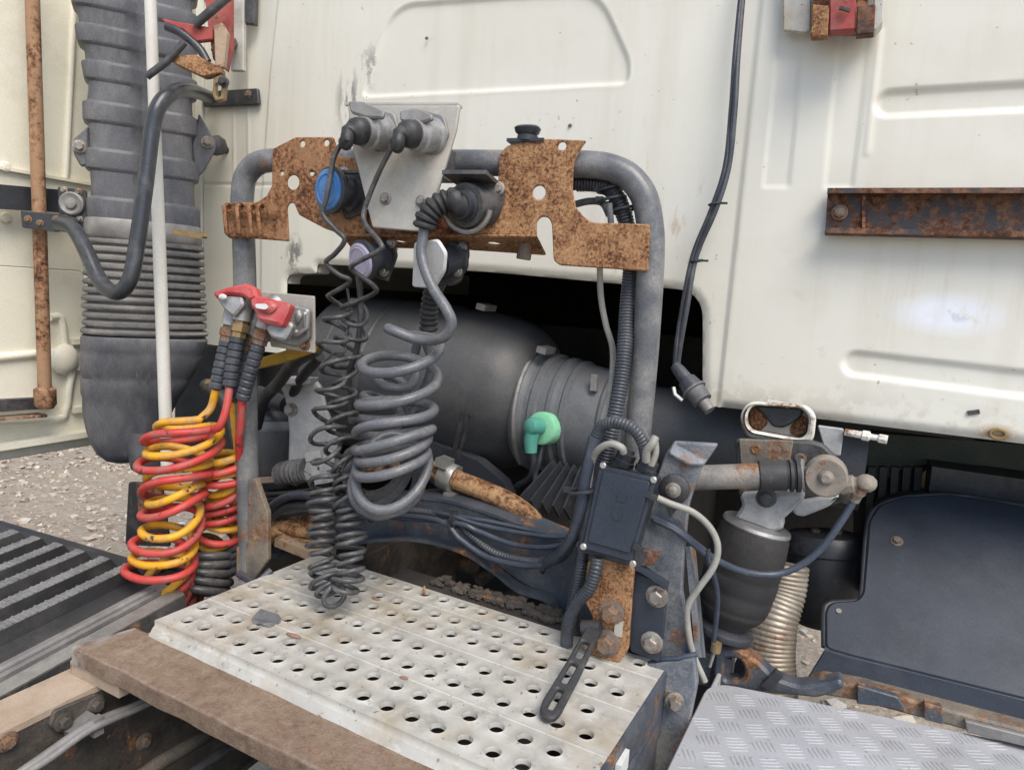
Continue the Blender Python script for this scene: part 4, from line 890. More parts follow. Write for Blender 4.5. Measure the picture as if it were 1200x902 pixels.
for x, y in ((570, 360), (640, 410)):
    q = at(x, y, 1.22); g = G(); g.box(q, (.02,.05,.012), (1,0,-.2)); part('clip', g, 'dirty_alu', af)
g = G(); g.tube(spline([p+dx*.01+Vector((0, -math.cos(a), math.sin(a)))*r0*.70 for a in np.linspace(-.9, 2.2, 16)], 2), .005, 6); part('clamp_band', g, 'dirty_alu', af)
# seat of the canister
g = G(); g.prism([at(x, y, 1.14) for x, y in ((498,515),(560,540),(590,565),(605,600),(560,600),(520,578),(500,560))], (0,.03,0)); part('saddle', g, 'black_plastic', af)
for k in range(6):
    a, b = at(612+k*13, 590+k*3, 1.08), at(652+k*8, 545+k*2, 1.16); g = G(); g.box((a+b)/2, ((b-a).length, .004, .03), b-a, (1,-.4,0)); part('saddle_fin', g, 'black_plastic', af)
g = G(); a, b = at(531, 535, 1.05), at(543, 482, 1.05); g.box((a+b)/2, ((b-a).length, .008, .002), b-a, (1,0,.2)); a, b = at(537, 537, 1.055), at(551, 486, 1.055); g.box((a+b)/2, ((b-a).length, .006, .002), b-a, (1,0,.2)); part('strap_tail', g, 'black_rubber', af)

gs = thing('green_sensor_plug', 'green plastic sensor plug on the filter outlet', 'sensor plug', at(632, 525, 1.15))
c = at(635, 502, 1.150); g = G(); g.lathe_d(c, (-.1,-1,.1), [(-.03,.031),(.003,.031),(.006,.029),(.008,.022)], 24); part('base_disc', g, 'green_plastic', gs)
c2 = at(625, 503, 1.125); g = G(); g.lathe_d(c2+Vector((.006,.014,.004)), (-.35,-1,.1), [(0,.016),(.02,.017),(.028,.014),(.031,.008)], 16); g.tube([c2, c2+Vector((-.002,-.004,-.02)), c2+Vector((0,-.004,-.042))], [.014,.013,.011], 12); part('elbow', g, 'green_dark', gs)
g = G(); g.tube(px3((624,522,1.15),(625,545,1.15),(620,560,1.16),(605,570,1.18),(595,585,1.2)), .006, 8); part('lead', g, 'conduit', gs)
g = G(); g.tube(px3((637,516,1.16),(632,540,1.15),(627,560,1.15),(630,585,1.14),(636,612,1.12)), .0045, 8); part('lead', g, 'conduit', gs)

rpipe = thing('rusty_curved_pipe', 'orange rusty curved pipe under the air filter', 'pipe', at(560, 600, .99))
P1 = px3((430,548,.985),(470,546,.985),(505,550,.985),(545,566,.985),(580,580,.985),(606,594,.99),(626,612,1.0),(640,640,1.02),(646,680,1.05), n=8)
g = G(); g.tube(P1, .0165, 18); part('pipe', g, 'rust_pipe', rpipe)
c = at(526, 558, .985); d_ = (P1[26]-P1[22]).normalized(); g = G(); g.lathe_d(c-d_*.014, d_, [(0,.0185),(0,.024),(.002,.0255),(.026,.0255),(.028,.024),(.028,.0185)], 8)
part('clamp', g, 'alu', rpipe); g = G(); g.box(c+Vector((-.004,-.01,.026)), (.022,.028,.014), d_); part('clamp_lug', g, 'alu', rpipe)
g = G(); g.box(c+Vector((.012,-.012,-.030)), (.018,.02,.014), d_); part('clamp_lug', g, 'alu', rpipe)

# arched cross member
xm = thing('cross_member', 'blue-black arched steel cross member behind the step plate', 'cross member', at(560, 690, .93))
XP = YP(.955)
plate('web', XP, [(300,606),(360,596),(420,588),(470,583),(510,583),(550,591),(600,609),(650,630),(700,650),(705,760),(668,762),(662,722),(650,697),(615,684),(586,662),(550,640),(500,627),(450,628),(400,636),(300,652)], .010, 'frame_steel', xm, rad=.02, bev=.002, holes=[(612,616,.0035)])
lo = spline([XP.hit(*p) for p in ((300,652),(400,636),(450,628),(500,627),(550,640),(586,662),(615,684),(650,697),(662,722))], 6)
g = G()
for a, b in zip(lo, lo[1:]): g.hexa([a+Vector((0,-.03,-.003)), b+Vector((0,-.03,-.003)), b+Vector((0,.04,-.003)), a+Vector((0,.04,-.003))], [a+Vector((0,-.03,.003)), b+Vector((0,-.03,.003)), b+Vector((0,.04,.003)), a+Vector((0,.04,.003))])
part('lower_flange', g, 'frame_steel', xm, 50)
up = spline([XP.hit(*p) for p in ((300,606),(420,588),(470,583),(510,583),(550,591),(600,609),(650,630),(700,650))], 6)
g = G()
for a, b in zip(up, up[1:]): g.hexa([a+Vector((0,-.012,-.002)), b+Vector((0,-.012,-.002)), b+Vector((0,.05,-.002)), a+Vector((0,.05,-.002))], [a+Vector((0,-.012,.003)), b+Vector((0,-.012,.003)), b+Vector((0,.05,.003)), a+Vector((0,.05,.003))])
part('upper_flange', g, 'frame_steel', xm, 50)
hn = thing('cable_loom', 'bundle of dark cables strapped along the arched cross member', 'cables', at(560, 640, .92))
for pts, r, cor in ((((300,612,.93),(340,602,.925),(425,597,.92),(480,598,.92),(525,606,.92),(550,626,.92),(575,645,.915),(605,655,.91),(640,658,.90),(664,648,.89),(682,610,.88)), .0062, 1), (((470,596,.935),(520,602,.915),(560,614,.92),(610,624,.925),(660,629,.93),(690,620,.93)), .0035, 0), (((430,604,.915),(530,612,.91),(560,622,.915),(600,637,.92),(640,641,.92),(672,634,.92)), .0042, 0), (((530,604,.92),(580,612,.93),(640,625,.94),(690,632,.94)), .0035, 0), (((455,602,.912),(515,610,.905),(540,632,.905),(570,652,.905),(610,662,.90),(638,662,.895)), .0048, 0)):
    P_ = px3(*pts); g = G(); corrugated(g, P_, r, .005, .86, 10) if cor else g.tube(P_, r, 8); part('cable', g, 'conduit' if cor else 'cable_blue', hn, 50)
for x, y in ((532,606),(530,617),(436,603),(637,662)):
    p = at(x, y, .905); g = G(); g.tube([p+Vector((0, math.cos(a)*.012, math.sin(a)*.012)) for a in np.linspace(0, 6.28, 11)[:-1]], .002, 6, closed=True); g.box(p+Vector((0,-.008,.012)), (.007,.006,.006)); part('cable_tie', g, 'black_plastic', hn)

# left lower clutter
gb = thing('grey_bracket', 'pale grey cast bracket plate left of the coiled cables', 'bracket', at(365, 585, .97))
GP = Plane(at(360, 500, .96), (.35,-.93,.1))
plate('plate', GP, [(326,447),(334,442),(348,440),(368,442),(377,452),(384,480),(396,512),(397,545),(380,560),(338,566),(340,510),(338,480),(334,462)], .014, 'pale_bracket', gb, rad=.008, bev=.004)
plate('top_lip', GP, [(326,447),(334,441),(370,442),(366,450),(338,452)], .04, 'pale_bracket', gb, rad=.003, bev=.003, off=.004)
g = G(); g.bolt(GP.hit(341, 480, .014), GP.n, .0085, .010); part('bolt', g, 'bolt', gb)
g = G(); g.tube([at(302,461,.98), at(335,474,.975)], .016, 14); part('pivot_tube', g, 'black_plastic', gb)
fl = thing('black_canister', 'black cylindrical canister behind the left leg of the hoop', 'canister', at(318, 572, 1.0))
a, b = at(318, 482, 1.02), at(318, 572, 1.0); g = G(); g.lathe(a, b, [(0,.026),(.06,.034),(.12,.036),(.14,.036)], 24); part('lid', g, 'black_plastic', fl)
g = G(); g.lathe(a, b, [(.14,.0365),(.2,.0375),(.24,.0375),(.26,.0362)], 24); part('rim', g, 'housing_plastic', fl)
g = G(); g.lathe(a, b, [(.26,.036),(.9,.034),(1,.028)], 24); part('bowl', g, 'filter_plastic', fl)
g = G(); g.box(a+Vector((-.005,-.02,.012)), (.025,.02,.03)); part('cap', g, 'black_plastic', fl)
g = G(); g.box(at(312, 562, .955), (.065,.01,.010), (1,0,.22)); part('strap', g, 'rust_pale', fl)
tw = thing('taped_bundle', 'dark taped cable bundle with a pale cast fitting', 'cables', at(360, 570, .93))
g = G(); P_ = px3((330,556,.93),(340,553,.925),(352,552,.925),(362,550,.925)); g.tube(P_, lambda i: .021+.002*math.sin(i*1.9), 14); part('tape_wrap', g, 'tape', tw, 30)
g = G(); random.seed(3)
for k in range(9):
    p = at(362+random.uniform(0, 30), 538+random.uniform(-6, 22), .925); g.box(p, (random.uniform(.018,.034), .025, random.uniform(.01,.024)), (1, random.uniform(-.4,.4), random.uniform(-.4,.4)))
part('cast_fitting', g, 'pale_bracket', tw)
rl = thing('rusty_mount', 'lumpy rusty mount block at the foot of the hoop', 'mount', at(345, 640, .93))
g = G()
for x, y, Y, r, sc in ((322,622,.93,.032,(1.3,.8,.7)), (345,618,.94,.034,(1.3,.8,.6)), (368,612,.95,.03,(1.2,.8,.6)), (352,636,.93,.022,(1.6,.8,.5)), (376,588,.96,.024,(1.1,.8,1.2))):
    bm = bmesh.new(); bmesh.ops.create_icosphere(bm, subdivisions=3, radius=r); c = at(x, y, Y)
    g.add([c+Vector((v.co.x*sc[0], v.co.y*sc[1], v.co.z*sc[2]))*(1+.35*mnoise.noise(v.co*45+c*9)) for v in bm.verts], [tuple(v.index for v in f.verts) for f in bm.faces]); bm.free()
part('block', g, 'rust_pipe', rl, 50)
g = G(); g.box(at(358, 640, .92), (.10,.05,.016), (1,0,-.1)); part('ledge', g, 'rust_pale', rl)
for i, pts in enumerate((((306,612,.90),(322,590,.89),(345,580,.885),(378,583,.885),(398,592,.89),(420,596,.90)), ((304,622,.905),(326,600,.90),(350,592,.895),(385,596,.895),(420,603,.905)), ((300,580,.93),(340,577,.92),(370,572,.92),(395,560,.93),(405,540,.95)), ((296,590,.95),(330,583,.94),(372,575,.94),(392,560,.95)))):
    t = hn; g = G(); g.tube(px3(*pts), (.0075,.0065,.004,.004)[i], 9); part('cable', g, ('cable_blue','conduit','black_rubber','conduit')[i], t, 60)
lh = thing('bulkhead_pipes', 'black pipes and brass union behind the left leg', 'pipes', at(262, 470, .95))
for pts, r, m in ((((372,408,.86),(345,425,.88),(325,450,.90),(308,470,.92),(300,500,.94)), .011, 'black_rubber'), (((240,450,.98),(262,470,.98),(280,520,.97),(288,600,.95),(290,660,.93)), .014, 'black_rubber'), (((375,418,.9),(352,445,.93),(340,470,.96)), .009, 'black_rubber')):
    g = G(); g.tube(px3(*pts), r, 12); part('pipe', g, m, lh, 60)
g = G(); p = at(244, 449, .93); g.lathe_d(p, (1,0,.1), [(0,.008),(.02,.008),(.022,.012),(.036,.012),(.038,.007),(.05,.007)], 8); part('union', g, 'brass', lh)

# dirty lower tails of spare hose on the frame edge
lt = thing('dirty_hose_coil', 'dust-caked dark hose loops lying behind the red coil', 'hose', at(240, 700, .80))
axd = px3((244,640,.80),(240,665,.79),(232,690,.775), n=8); g = G(); g.tube(helix(axd, .046, 5, .3, 24), .007, 10); part('loops', g, 'coil_dark', lt, 60)
for k in range(4):
    g = G(); g.tube(px3((228,640+k*9,.80),(255,648+k*9,.80),(282,640+k*8,.81)), .006, 8); part('tail', g, 'coil_dark', lt, 60)

# ================================================================ CHASSIS
PZ = CZ-.45
ra = thing('chassis_rail', 'grimy steel chassis rail with pale rusty top flange on the left', 'chassis rail', (-.80, .5, CZ-.75))
g = G(); g.box((-.810, .25, CZ-.512), (.064, 1.5, .008)); part('top_flange', g, 'tan_flange', ra)
g = G(); g.box((-.783, .45, CZ-.640), (.008, 1.9, .247)); part('web', g, 'grimy_steel', ra)
g = G(); g.box((-.7995, .45, CZ-.764), (.063, 1.9, .008)); part('bottom_flange', g, 'grimy_steel', ra)
RX = -.779
def rx_(x, y, o=0): return atx(x, y, RX+o)
RP = Plane((RX, .5, CZ), (1,0,0))
plate('clip_plate', RP, [(56,850),(62,832),(110,812),(122,814),(118,830),(70,858)], .006, 'grimy_steel', ra, rad=.004)
for x, y in ((74, 845), (112, 826), (168, 868), (8, 868)):
    g = G(); g.bolt(rx_(x, y, .006 if y < 860 else 0), (1,0,0), .0075, .006); part('bolt', g, 'grimy_steel' if y < 860 else 'rusty_bolt', ra)
arr = thing('second_chassis_rail', 'dark chassis rail below the right edge of the step plate', 'chassis rail', (-.14, .5, CZ-.75))
g = G(); g.box((-.150, .15, CZ-.64), (.008, 1.30, .26)); part('web', g, 'frame_steel', arr)
g = G(); g.box((-.178, .15, CZ-.50), (.056, 1.30, .008)); part('top_flange', g, 'frame_steel', arr)
g = G(); g.box((-.178, .15, CZ-.78), (.056, 1.30, .008)); part('bottom_flange', g, 'frame_steel', arr)
ps = thing('brake_pipes', 'thin grey pipes clipped along the inside of the chassis rail', 'pipes', rx_(110, 880, .03))
g = G(); g.tube(spline([rx_(*p) for p in ((10,915,.03),(60,880,.03),(100,852,.03),(130,838,.03),(160,826,.03),(210,800,.03))], 6), .0055, 10); part('pipe', g, 'dirty_alu', ps)
g = G(); g.tube(spline([rx_(*p) for p in ((0,925,.036),(60,887,.036),(100,858,.036),(130,843,.036),(165,828,.036),(215,803,.036))], 6), .0045, 10); part('pipe', g, 'dirty_alu', ps)
g = G(); g.tube(spline([rx_(*p) for p in ((150,920,.09),(190,892,.09),(230,868,.09),(270,845,.09))], 6), .009, 10); part('pipe', g, 'grimy_steel', ps)
g = G(); g.tube(spline([rx_(*p) for p in ((190,930,.14),(230,902,.14),(262,880,.14),(300,860,.14))], 6), .006, 10); part('pipe', g, 'dark_metal', ps)
g = G(); g.box(rx_(113, 850, .03), (.010,.012,.022)); g.box(rx_(95, 850, .015), (.02,.03,.012), (1,0,0), (0,1,.3)); part('pipe_clip', g, 'dirty_alu', ps)
uc = thing('ground_blocker', 'added black tray between the chassis rails', 'blocker', (-.47, .5, CZ-.86))
g = G(); g.box((-.47, .35, CZ-.84), (.56, 1.7, .02)); part('blocker', g, 'bay_dark', uc)  # added dark sheet that blocks the bright ground below the rails
g = G(); random.seed(11)
for _ in range(160):
    x, y = random.uniform(-.74, -.2), random.uniform(.1, .7); s = random.uniform(.004, .016); g.box((x, y, CZ-.825), (s*random.uniform(1, 3), s, .008), (random.random()-.5, random.random()-.5, .1), (0,1,.2))
tag(part('debris', g, 'grimy_steel', uc), None, None, kind='stuff')

# ---- mudguard, left
MP = Plane((-.89, .454, CZ-.514), (0,-.126,.992), up=(0,1,0))
mg = thing('ribbed_mudguard', 'black plastic mudguard with dusty lengthwise treads', 'mudguard', (-1.15, .45, CZ-.55))
u_, v_ = Vector((1,0,0)), Vector((0,.992,.126))
def mp(X, Y, h=0): return Vector((X, Y, CZ-.514+(Y-.454)*.127+h))
fe = [MP.hit(45, 628), MP.hit(160, 662)]
yl = lambda X: fe[0].y+(X-fe[0].x)*(fe[1].y-fe[0].y)/(fe[1].x-fe[0].x)
g = G(); xs_ = [-1.62, -1.5, -1.35, -1.2, -1.05, -.925]; a = [mp(x, -.4) for x in xs_]; b = [mp(x, yl(x)) for x in xs_]
for i in range(5): g.hexa([a[i]-Vector((0,0,.012)), a[i+1]-Vector((0,0,.012)), b[i+1]-Vector((0,0,.012)), b[i]-Vector((0,0,.012))], [a[i], a[i+1], b[i+1], b[i]])
g.hexa([mp(-1.62, yl(-1.62), -.25)+Vector((0,.10,0)), mp(-.925, yl(-.925), -.25)+Vector((0,.10,0)), mp(-.925, yl(-.925), -.012), mp(-1.62, yl(-1.62), -.012)], [mp(-1.62, yl(-1.62), -.25)+Vector((0,.11,0)), mp(-.925, yl(-.925), -.25)+Vector((0,.11,0)), mp(-.925, yl(-.925)+.012, 0), mp(-1.62, yl(-1.62)+.012, 0)])
part('shell', g, 'mudguard_black', mg)
ends = [MP.hit(*p) for p in ((14,624),(38,632),(62,640),(86,648.5),(110,657),(137,667),(158,679))]
for i in range(len(ends)-1):
    e, f_ = ends[i], ends[i+1]; wd = f_.x-e.x
    x0, x1 = f_.x-wd*.46, f_.x-wd*.02; yy = yl((x0+x1)/2)-.03
    g = G(); A = [(x0, 0), (x0+.003, .020), (x1-.002, .020), (x1, 0)]
    ring = lambda Y, hh=1: [mp(x, Y, h*hh+.0005) for x, h in A]
    vs_ = ring(-.38)+ring(yy)+[p+Vector((0,.012,0)) for p in ring(yy, .02)]
    fs_ = [(0,1,5,4),(1,2,6,5),(2,3,7,6),(4,5,9,8),(5,6,10,9),(6,7,11,10),(3,2,1,0)]
    g.add(vs_, fs_); rib = part('tread_rib', g, 'mudguard_black', mg)
    g = G(); nst = 105; wdt = (x1-x0-.006); g.hexa([mp(x0+.003,-.375,.0207), mp(x1-.003,-.375,.0207), mp(x1-.003,yy-.002,.0207), mp(x0+.003,yy-.002,.0207)], [mp(x0+.0035,-.375,.0222), mp(x1-.0035,-.375,.0222), mp(x1-.0035,yy-.002,.0222), mp(x0+.0035,yy-.002,.0222)])
    for k in range(nst):
        Y = yy-.006-k*.0075
        for j in range(4):
            X = x0+.003+wdt*(j+.5)/4+(.001 if k % 2 else -.001); c = mp(X, Y, .0224); g.box(c, (wdt*.17, .0032, .0016), (1,.5,0), v_)
    tag(part('stud_rows', g, 'rib_top', rib), None, None, kind='stuff')
ap = thing('alloy_edge_rail', 'dull alloy edge rail along the ribbed mudguard', 'edge rail', (-.89, .45, CZ-.53))
def strip(name, x0, x1, h0, h1, m, y1=.70):
    g = G(); g.hexa([mp(x0, -.3, h0-.006), mp(x1, -.3, h1-.006), mp(x1, y1, h1-.006), mp(x0, y1, h0-.006)], [mp(x0, -.3, h0), mp(x1, -.3, h1), mp(x1, y1, h1), mp(x0, y1, h0)]); return part(name, g, m, ap)
strip('upper_ledge', -.924, -.897, .004, .002, 'dirty_alu'); strip('groove', -.896, -.889, -.004, -.004, 'dark_metal'); strip('lower_ledge', -.888, -.866, .001, -.002, 'alu'); strip('skirt', -.865, -.858, -.004, -.05, 'dark_metal')
g = G(); g.tube([mp(-.91, -.3, .004), mp(-.91, .68, .004)], .005, 10); part('bead', g, 'dirty_alu', ap)

# ---- perforated step plate
pp = thing('perforated_step_plate', 'pale galvanised step plate with rows of round holes', 'step plate', (-.47, .7, PZ))
ya = math.radians(-3.3); ex = Vector((math.cos(ya), math.sin(ya), 0)); ey = Vector((-math.sin(ya), math.cos(ya), 0))
O = Vector((-.768, .573, PZ)); LX = .603
def pt(u, v, h=0): return O+ex*u+ey*v+Vector((0,0,h))
rowsv = [.026, .062, .105, .148, .199, .233, .278]; edges = [.0, .044, None, .127, None, .216, None]
bandsv = [(.004,.044,.083),(.087,.1265,.172),(.176,.216,.254),(.258,.296,None)]
pit = .0335; R0 = .0084
g = G()
def cell(u0, u1, v0, v1, cu, cv, r, jit=0, flip=None):
    n = 16; rim = []; mid = []; out = []; inn = []
    for k in range(n):
        a = 2*math.pi*(k+.5)/n; ca, sa = math.cos(a), math.sin(a)
        tx = (u1-cu)/ca if ca > 0 else (u0-cu)/ca; ty = (v1-cv)/sa if sa > 0 else (v0-cv)/sa
        t = min(tx, ty); out.append((cu+ca*t, cv+sa*t, 0)); mid.append((cu+ca*r*1.35, cv+sa*r*1.35, .0003)); rim.append((cu+ca*r*1.06, cv+sa*r*1.06, .0016)); inn.append((cu+ca*r*.94, cv+sa*r*.94, -.0035))
    # exact cell corners
    base = len(g.v)
    fl = (lambda p: pt(*p)) if flip is None else flip
    for ring in (out, mid, rim, inn): g.v += [fl(p) for p in ring]
    for q in range(3):
        for k in range(n):
            m_ = (k+1) % n; g.f.append((base+q*n+k, base+q*n+m_, base+(q+1)*n+m_, base+(q+1)*n+k))
    for k in range(n):                       # fill the corner triangles
        m_ = (k+1) % n; a, b = out[k], out[m_]
        if abs(a[0]-b[0]) > 1e-6 and abs(a[1]-b[1]) > 1e-6:
            cx_ = u1 if max(a[0], b[0]) > u1-1e-6 else u0; cy_ = v1 if max(a[1], b[1]) > v1-1e-6 else v0
            g.v.append(fl((cx_, cy_, 0))); g.f.append((base+k, base+m_, len(g.v)-1))
def solid(u0, u1, v0, v1, flip=None):
    fl = (lambda p: pt(*p)) if flip is None else flip
    if u1-u0 > 1e-5: g.add([fl((u0,v0,0)), fl((u1,v0,0)), fl((u1,v1,0)), fl((u0,v1,0))], [(0,1,2,3)])
def row(v0, v1, cv, phase, flip=None):
    u = .014+phase*pit; u_end = .012; solid(0, u-pit/2 if u-pit/2 > 0 else 0, v0, v1, flip)
    first = max(u-pit/2, 0); k = 0
    while u+pit/2 <= LX-.004:
        cell(max(u-pit/2, 0), u+pit/2, v0, v1, u, cv, R0, flip=flip); u += pit; k += 1
    solid(u-pit/2, LX, v0, v1, flip); return k
ph = [.62, .12, .62, .12, .62, .12, .62]
spans = [(.004,.044),(.044,.083),(.087,.1265),(.1265,.172),(.176,.216),(.216,.254),(.258,.296)]
for (a, b), cv, f_ in zip(spans, rowsv, ph): row(a, b, cv, f_)
for v in (.083, .172, .254):                                     # folded ridges between the bands
    for (a, ha), (b, hb) in (((v, 0), (v+.001, .0007)), ((v+.001, .0007), (v+.003, .0007)), ((v+.003, .0007), (v+.004, 0))):
        g.add([pt(0,a,ha), pt(LX,a,ha), pt(LX,b,hb), pt(0,b,hb)], [(0,1,2,3)])
part('perforated_sheet', g, 'galv', pp, 40)
g = G()                                                          # rounded near lip with its own holes
lipf = lambda p: pt(p[0], .004-.0055*(1-math.cos(min(p[1]/.0085, 1.35)))-max(0, p[1]-.0115)*.55, -.0085*math.sin(min(p[1]/.0085, 1.35))-max(0, p[1]-.0115)*.83)+(Vector((0,-.5,.6))*p[2])
for a, b in zip(np.linspace(0, .0115, 6)[:-1], np.linspace(0, .0115, 6)[1:]): g.add([lipf((0,a,0)), lipf((LX,a,0)), lipf((LX,b,0)), lipf((0,b,0))], [(0,1,2,3)])
solid(0, LX, .0115, .046, lipf); part('front_lip', g, 'galv', pp, 50)
g = G(); g.add([lipf((.002,.0125,-.006)), lipf((LX-.002,.0125,-.006)), lipf((LX-.002,.050,-.006)), lipf((.002,.050,-.006))], [(0,1,2,3)]); part('lip_backing', g, 'bay_dark', pp)
g = G(); g.hexa([pt(LX,.0,-.085), pt(LX+.004,.0,-.085), pt(LX+.004,.296,-.085), pt(LX,.296,-.085)], [pt(LX,.0,-.0008), pt(LX+.004,.0,-.0008), pt(LX+.004,.296,-.0008), pt(LX,.296,-.0008)]); part('side_skirt', g, 'frame_steel', pp)
g = G(); g.hexa([pt(0,.296,-.05), pt(LX,.296,-.05), pt(LX,.299,-.05), pt(0,.299,-.05)], [pt(0,.296,-.001), pt(LX,.296,-.001), pt(LX,.299,-.001), pt(0,.299,-.001)]); part('rear_fold', g, 'galv', pp)
g = G(); g.hexa([pt(-.003,.004,-.05), pt(0,.004,-.05), pt(0,.296,-.05), pt(-.003,.296,-.05)], [pt(-.003,.004,-.001), pt(0,.004,-.001), pt(0,.296,-.001), pt(-.003,.296,-.001)]); part('side_fold', g, 'galv', pp)
for u in (.50, .57):
    g = G(); g.hexa([pt(u,.0,-.03), pt(u+.035,.0,-.03), pt(u+.035,.29,-.03), pt(u,.29,-.03)], [pt(u,.0,-.02), pt(u+.035,.0,-.02), pt(u+.035,.29,-.02), pt(u,.29,-.02)]); part('support_strip', g, 'dirty_alu', pp)
g = G(); g.hexa([pt(.002,.002,-.062), pt(LX-.002,.002,-.062), pt(LX-.002,.294,-.062), pt(.002,.294,-.062)], [pt(.002,.002,-.055), pt(LX-.002,.002,-.055), pt(LX-.002,.294,-.055), pt(.002,.294,-.055)]); part('hole_shade_sheet', g, 'bay_dark', pp)  # added dark sheet standing in for the shade seen through the holes
g = G(); p = atz(716, 892, CZ-.475); g.box(p, (.03,.03,.02)); part('corner_block', g, 'white_cap', pp)

# ---- rusty beam in the foreground
def profile_beam(prof, a, b, up=(0,0,1)):
    a, b = Vector(a), Vector(b); d = (b-a).normalized(); s = Vector(up).cross(d); n_ = len(prof)
    return G().add([a+s*y+Vector(up)*z for y, z in prof]+[b+s*y+Vector(up)*z for y, z in prof], [tuple(reversed(range(n_))), tuple(range(n_, 2*n_))]+[(i, (i+1) % n_, n_+(i+1) % n_, n_+i) for i in range(n_)])
bm_ = thing('steel_beam', 'brown rusty steel beam across the front of the step plate', 'beam', (-.45, .51, CZ-.50))
pr = fillet([(-.037,-.023),(-.037,0),(.037,0),(.037,-.023)], [.001,.0035,.0035,.001], 6)
a_, b_ = Vector((-.804, .537, CZ-.4675)), Vector((.0, .503, CZ-.4675))
gg = profile_beam([(p[0], p[1]) for p in pr], a_, a_+(b_-a_)*.001); 
N_ = 90; g = G(); P2 = [(p[0], p[1]) for p in pr]; dd_ = (b_-a_); s_ = Vector((0,0,1)).cross(dd_.normalized()); m_ = len(P2)
for i in range(N_+1):
    for (y, z) in P2:
        q = a_+dd_*(i/N_)+s_*y+Vector((0,0,z)); 
        if i == 0: q.x += (y-.035)*.22
        q.z += .0012*mnoise.noise(q*22); q.y += .0012*mnoise.noise(q*25+Vector((3,0,0))); g.v.append(q)
for i in range(N_):
    for k in range(m_): j = (k+1) % m_; g.f.append((i*m_+k, i*m_+j, (i+1)*m_+j, (i+1)*m_+k))
g.f.append(tuple(range(m_))); part('channel', g, 'rust_beam', bm_, 50)
g = G(); g.box((-.780, .537, CZ-.4992), (.10,.070,.0165), (1,-.04,0)); part('weld_pad', g, 'tan_flange', bm_)

# ---- bits lying on the plate
def chip(name, label, px_, m, r, sc, seed):
    p = atz(*px_, PZ); bm = bmesh.new(); bmesh.ops.create_icosphere(bm, subdivisions=1 if r > .01 else 2, radius=r); random.seed(seed); o = Vector((seed*3.1, 0, 0))
    g = G(); g.add([p+Vector((v.co.x*sc[0], v.co.y*sc[1], v.co.z*sc[2]+r*sc[2]*.85))*1 + v.co*(.9 if r > .01 else .5)*mnoise.noise(v.co*60+o)*Vector((1,1,.2)).length/1.43 for v in bm.verts], [tuple(v.index for v in f.verts) for f in bm.faces]); bm.free()
    o = part(name, g, m, None, 20); tag(o, label, 'stone'); return o
chip('stone_chip', 'flat dark grey stone chip lying on the step plate', (311, 728), 'rock', .016, (1.35, .95, .22), 2)
chip('brown_flake', 'small brown rust flake right of the grey stone chip', (344, 746), 'rock_brown', .007, (1.8,.5,.3), 4)
chip('brown_flake', 'reddish flake on the far left half of the step plate', (441, 702), 'rock_brown', .006, (1.5,.7,.3), 5)
chip('brown_flake', 'little brown flake near the middle of the step plate', (473, 795), 'rock_brown', .0045, (1.5,.8,.4), 6)
chip('orange_flake', 'thin orange flake standing at the far edge of the plate', (497, 697), 'rust', .004, (.5,.35,2.0), 7)
g = G(); random.seed(5)
for _ in range(260):
    t = random.random()**.7; p = atz(500+t*170, 684+t*52-random.random()*4, PZ-.006); g.ball(p+Vector((random.uniform(-.01,.01), random.uniform(0,.035), 0)), .002+.008*random.random()**2.5, 1, (random.uniform(.8,1.6), 1, random.uniform(.5,.9)))
tag(part('dirt_clods', g, 'grimy_steel', None, 20), 'grey crumbs of dirt along the far edge of the step plate', 'dirt', kind='stuff')
g = G(); g.box((-.38, .885, PZ-.016), (.46,.05,.012), ex); tag(part('dirt_ledge', g, 'bay_dark', None), 'dirty ledge just behind the step plate', 'ledge')

# ================================================================ RIGHT: TOWER, JUNCTION BOX
tw_ = thing('cab_mount_tower', 'dusty blue-grey steel cab mount tower right of the step plate', 'cab mount', at(780, 900, .82))
TP = YP(.86)
plate('upper_plate', TP, [(792,517),(842,520),(823,546),(808,590),(803,640),(800,690),(806,730),(815,770),(760,776),(742,760),(742,640),(764,575),(782,528)], .012, 'tower_steel', tw_, rad=.006, bev=.002)
plate('folded_top', Plane(at(815,530,.86), (.2,-.8,.55)), [(790,517),(842,520),(824,546),(806,545),(783,532)], .008, 'tower_steel', tw_, rad=.004, off=.002)
g = G(); g.hexa([at(803,640,.86), at(815,770,.86), at(822,770,.95), at(810,640,.95)], [at(808,640,.86), at(820,770,.86), at(827,770,.95), at(815,640,.95)]); part('side_flange', g, 'tower_steel', tw_)
LPp = YP(.835)
plate('lower_post', LPp, [(757,776),(815,768),(818,800),(806,860),(800,960),(735,960),(748,850)], .016, 'tower_steel', tw_, rad=.004, bev=.002)
g = G(); g.hexa([at(806,860,.835), at(800,960,.835), at(815,960,.95), at(822,850,.95)], [at(812,860,.835), at(806,960,.835), at(821,960,.95), at(828,850,.95)]); part('side_flange', g, 'tower_steel', tw_)
g = G(); g.tube([at(776,772,.825), at(795,771,.822), at(817,766,.83)], .0035, 8); part('strap_line', g, 'cable_blue', tw_)
g = G(); p = at(788, 817, .820); g.box(p, (.018,.012,.02)); g.bolt(p+Vector((.004,-.006,0)), (0.3,-1,0), .008, .010); part('bolt', g, 'bolt', tw_)
g = G(); c = at(791, 572, .848); g.lathe_d(c, (0,-1,0), [(-.002,.019),(.006,.019),(.008,.016),(.010,.010),(.010,.004)], 20); g.prism([c+Vector((-.014,-.003,-.012)), c+Vector((.012,-.003,-.014)), c+Vector((0,-.003,-.035))], (0,.004,0)); part('rubber_grommet', g, 'black_rubber', tw_)
g = G(); g.bolt(c+Vector((0,-.010,0)), (0,-1,0), .0065, .004); part('bolt', g, 'bolt', tw_)
GS = YP(.828)
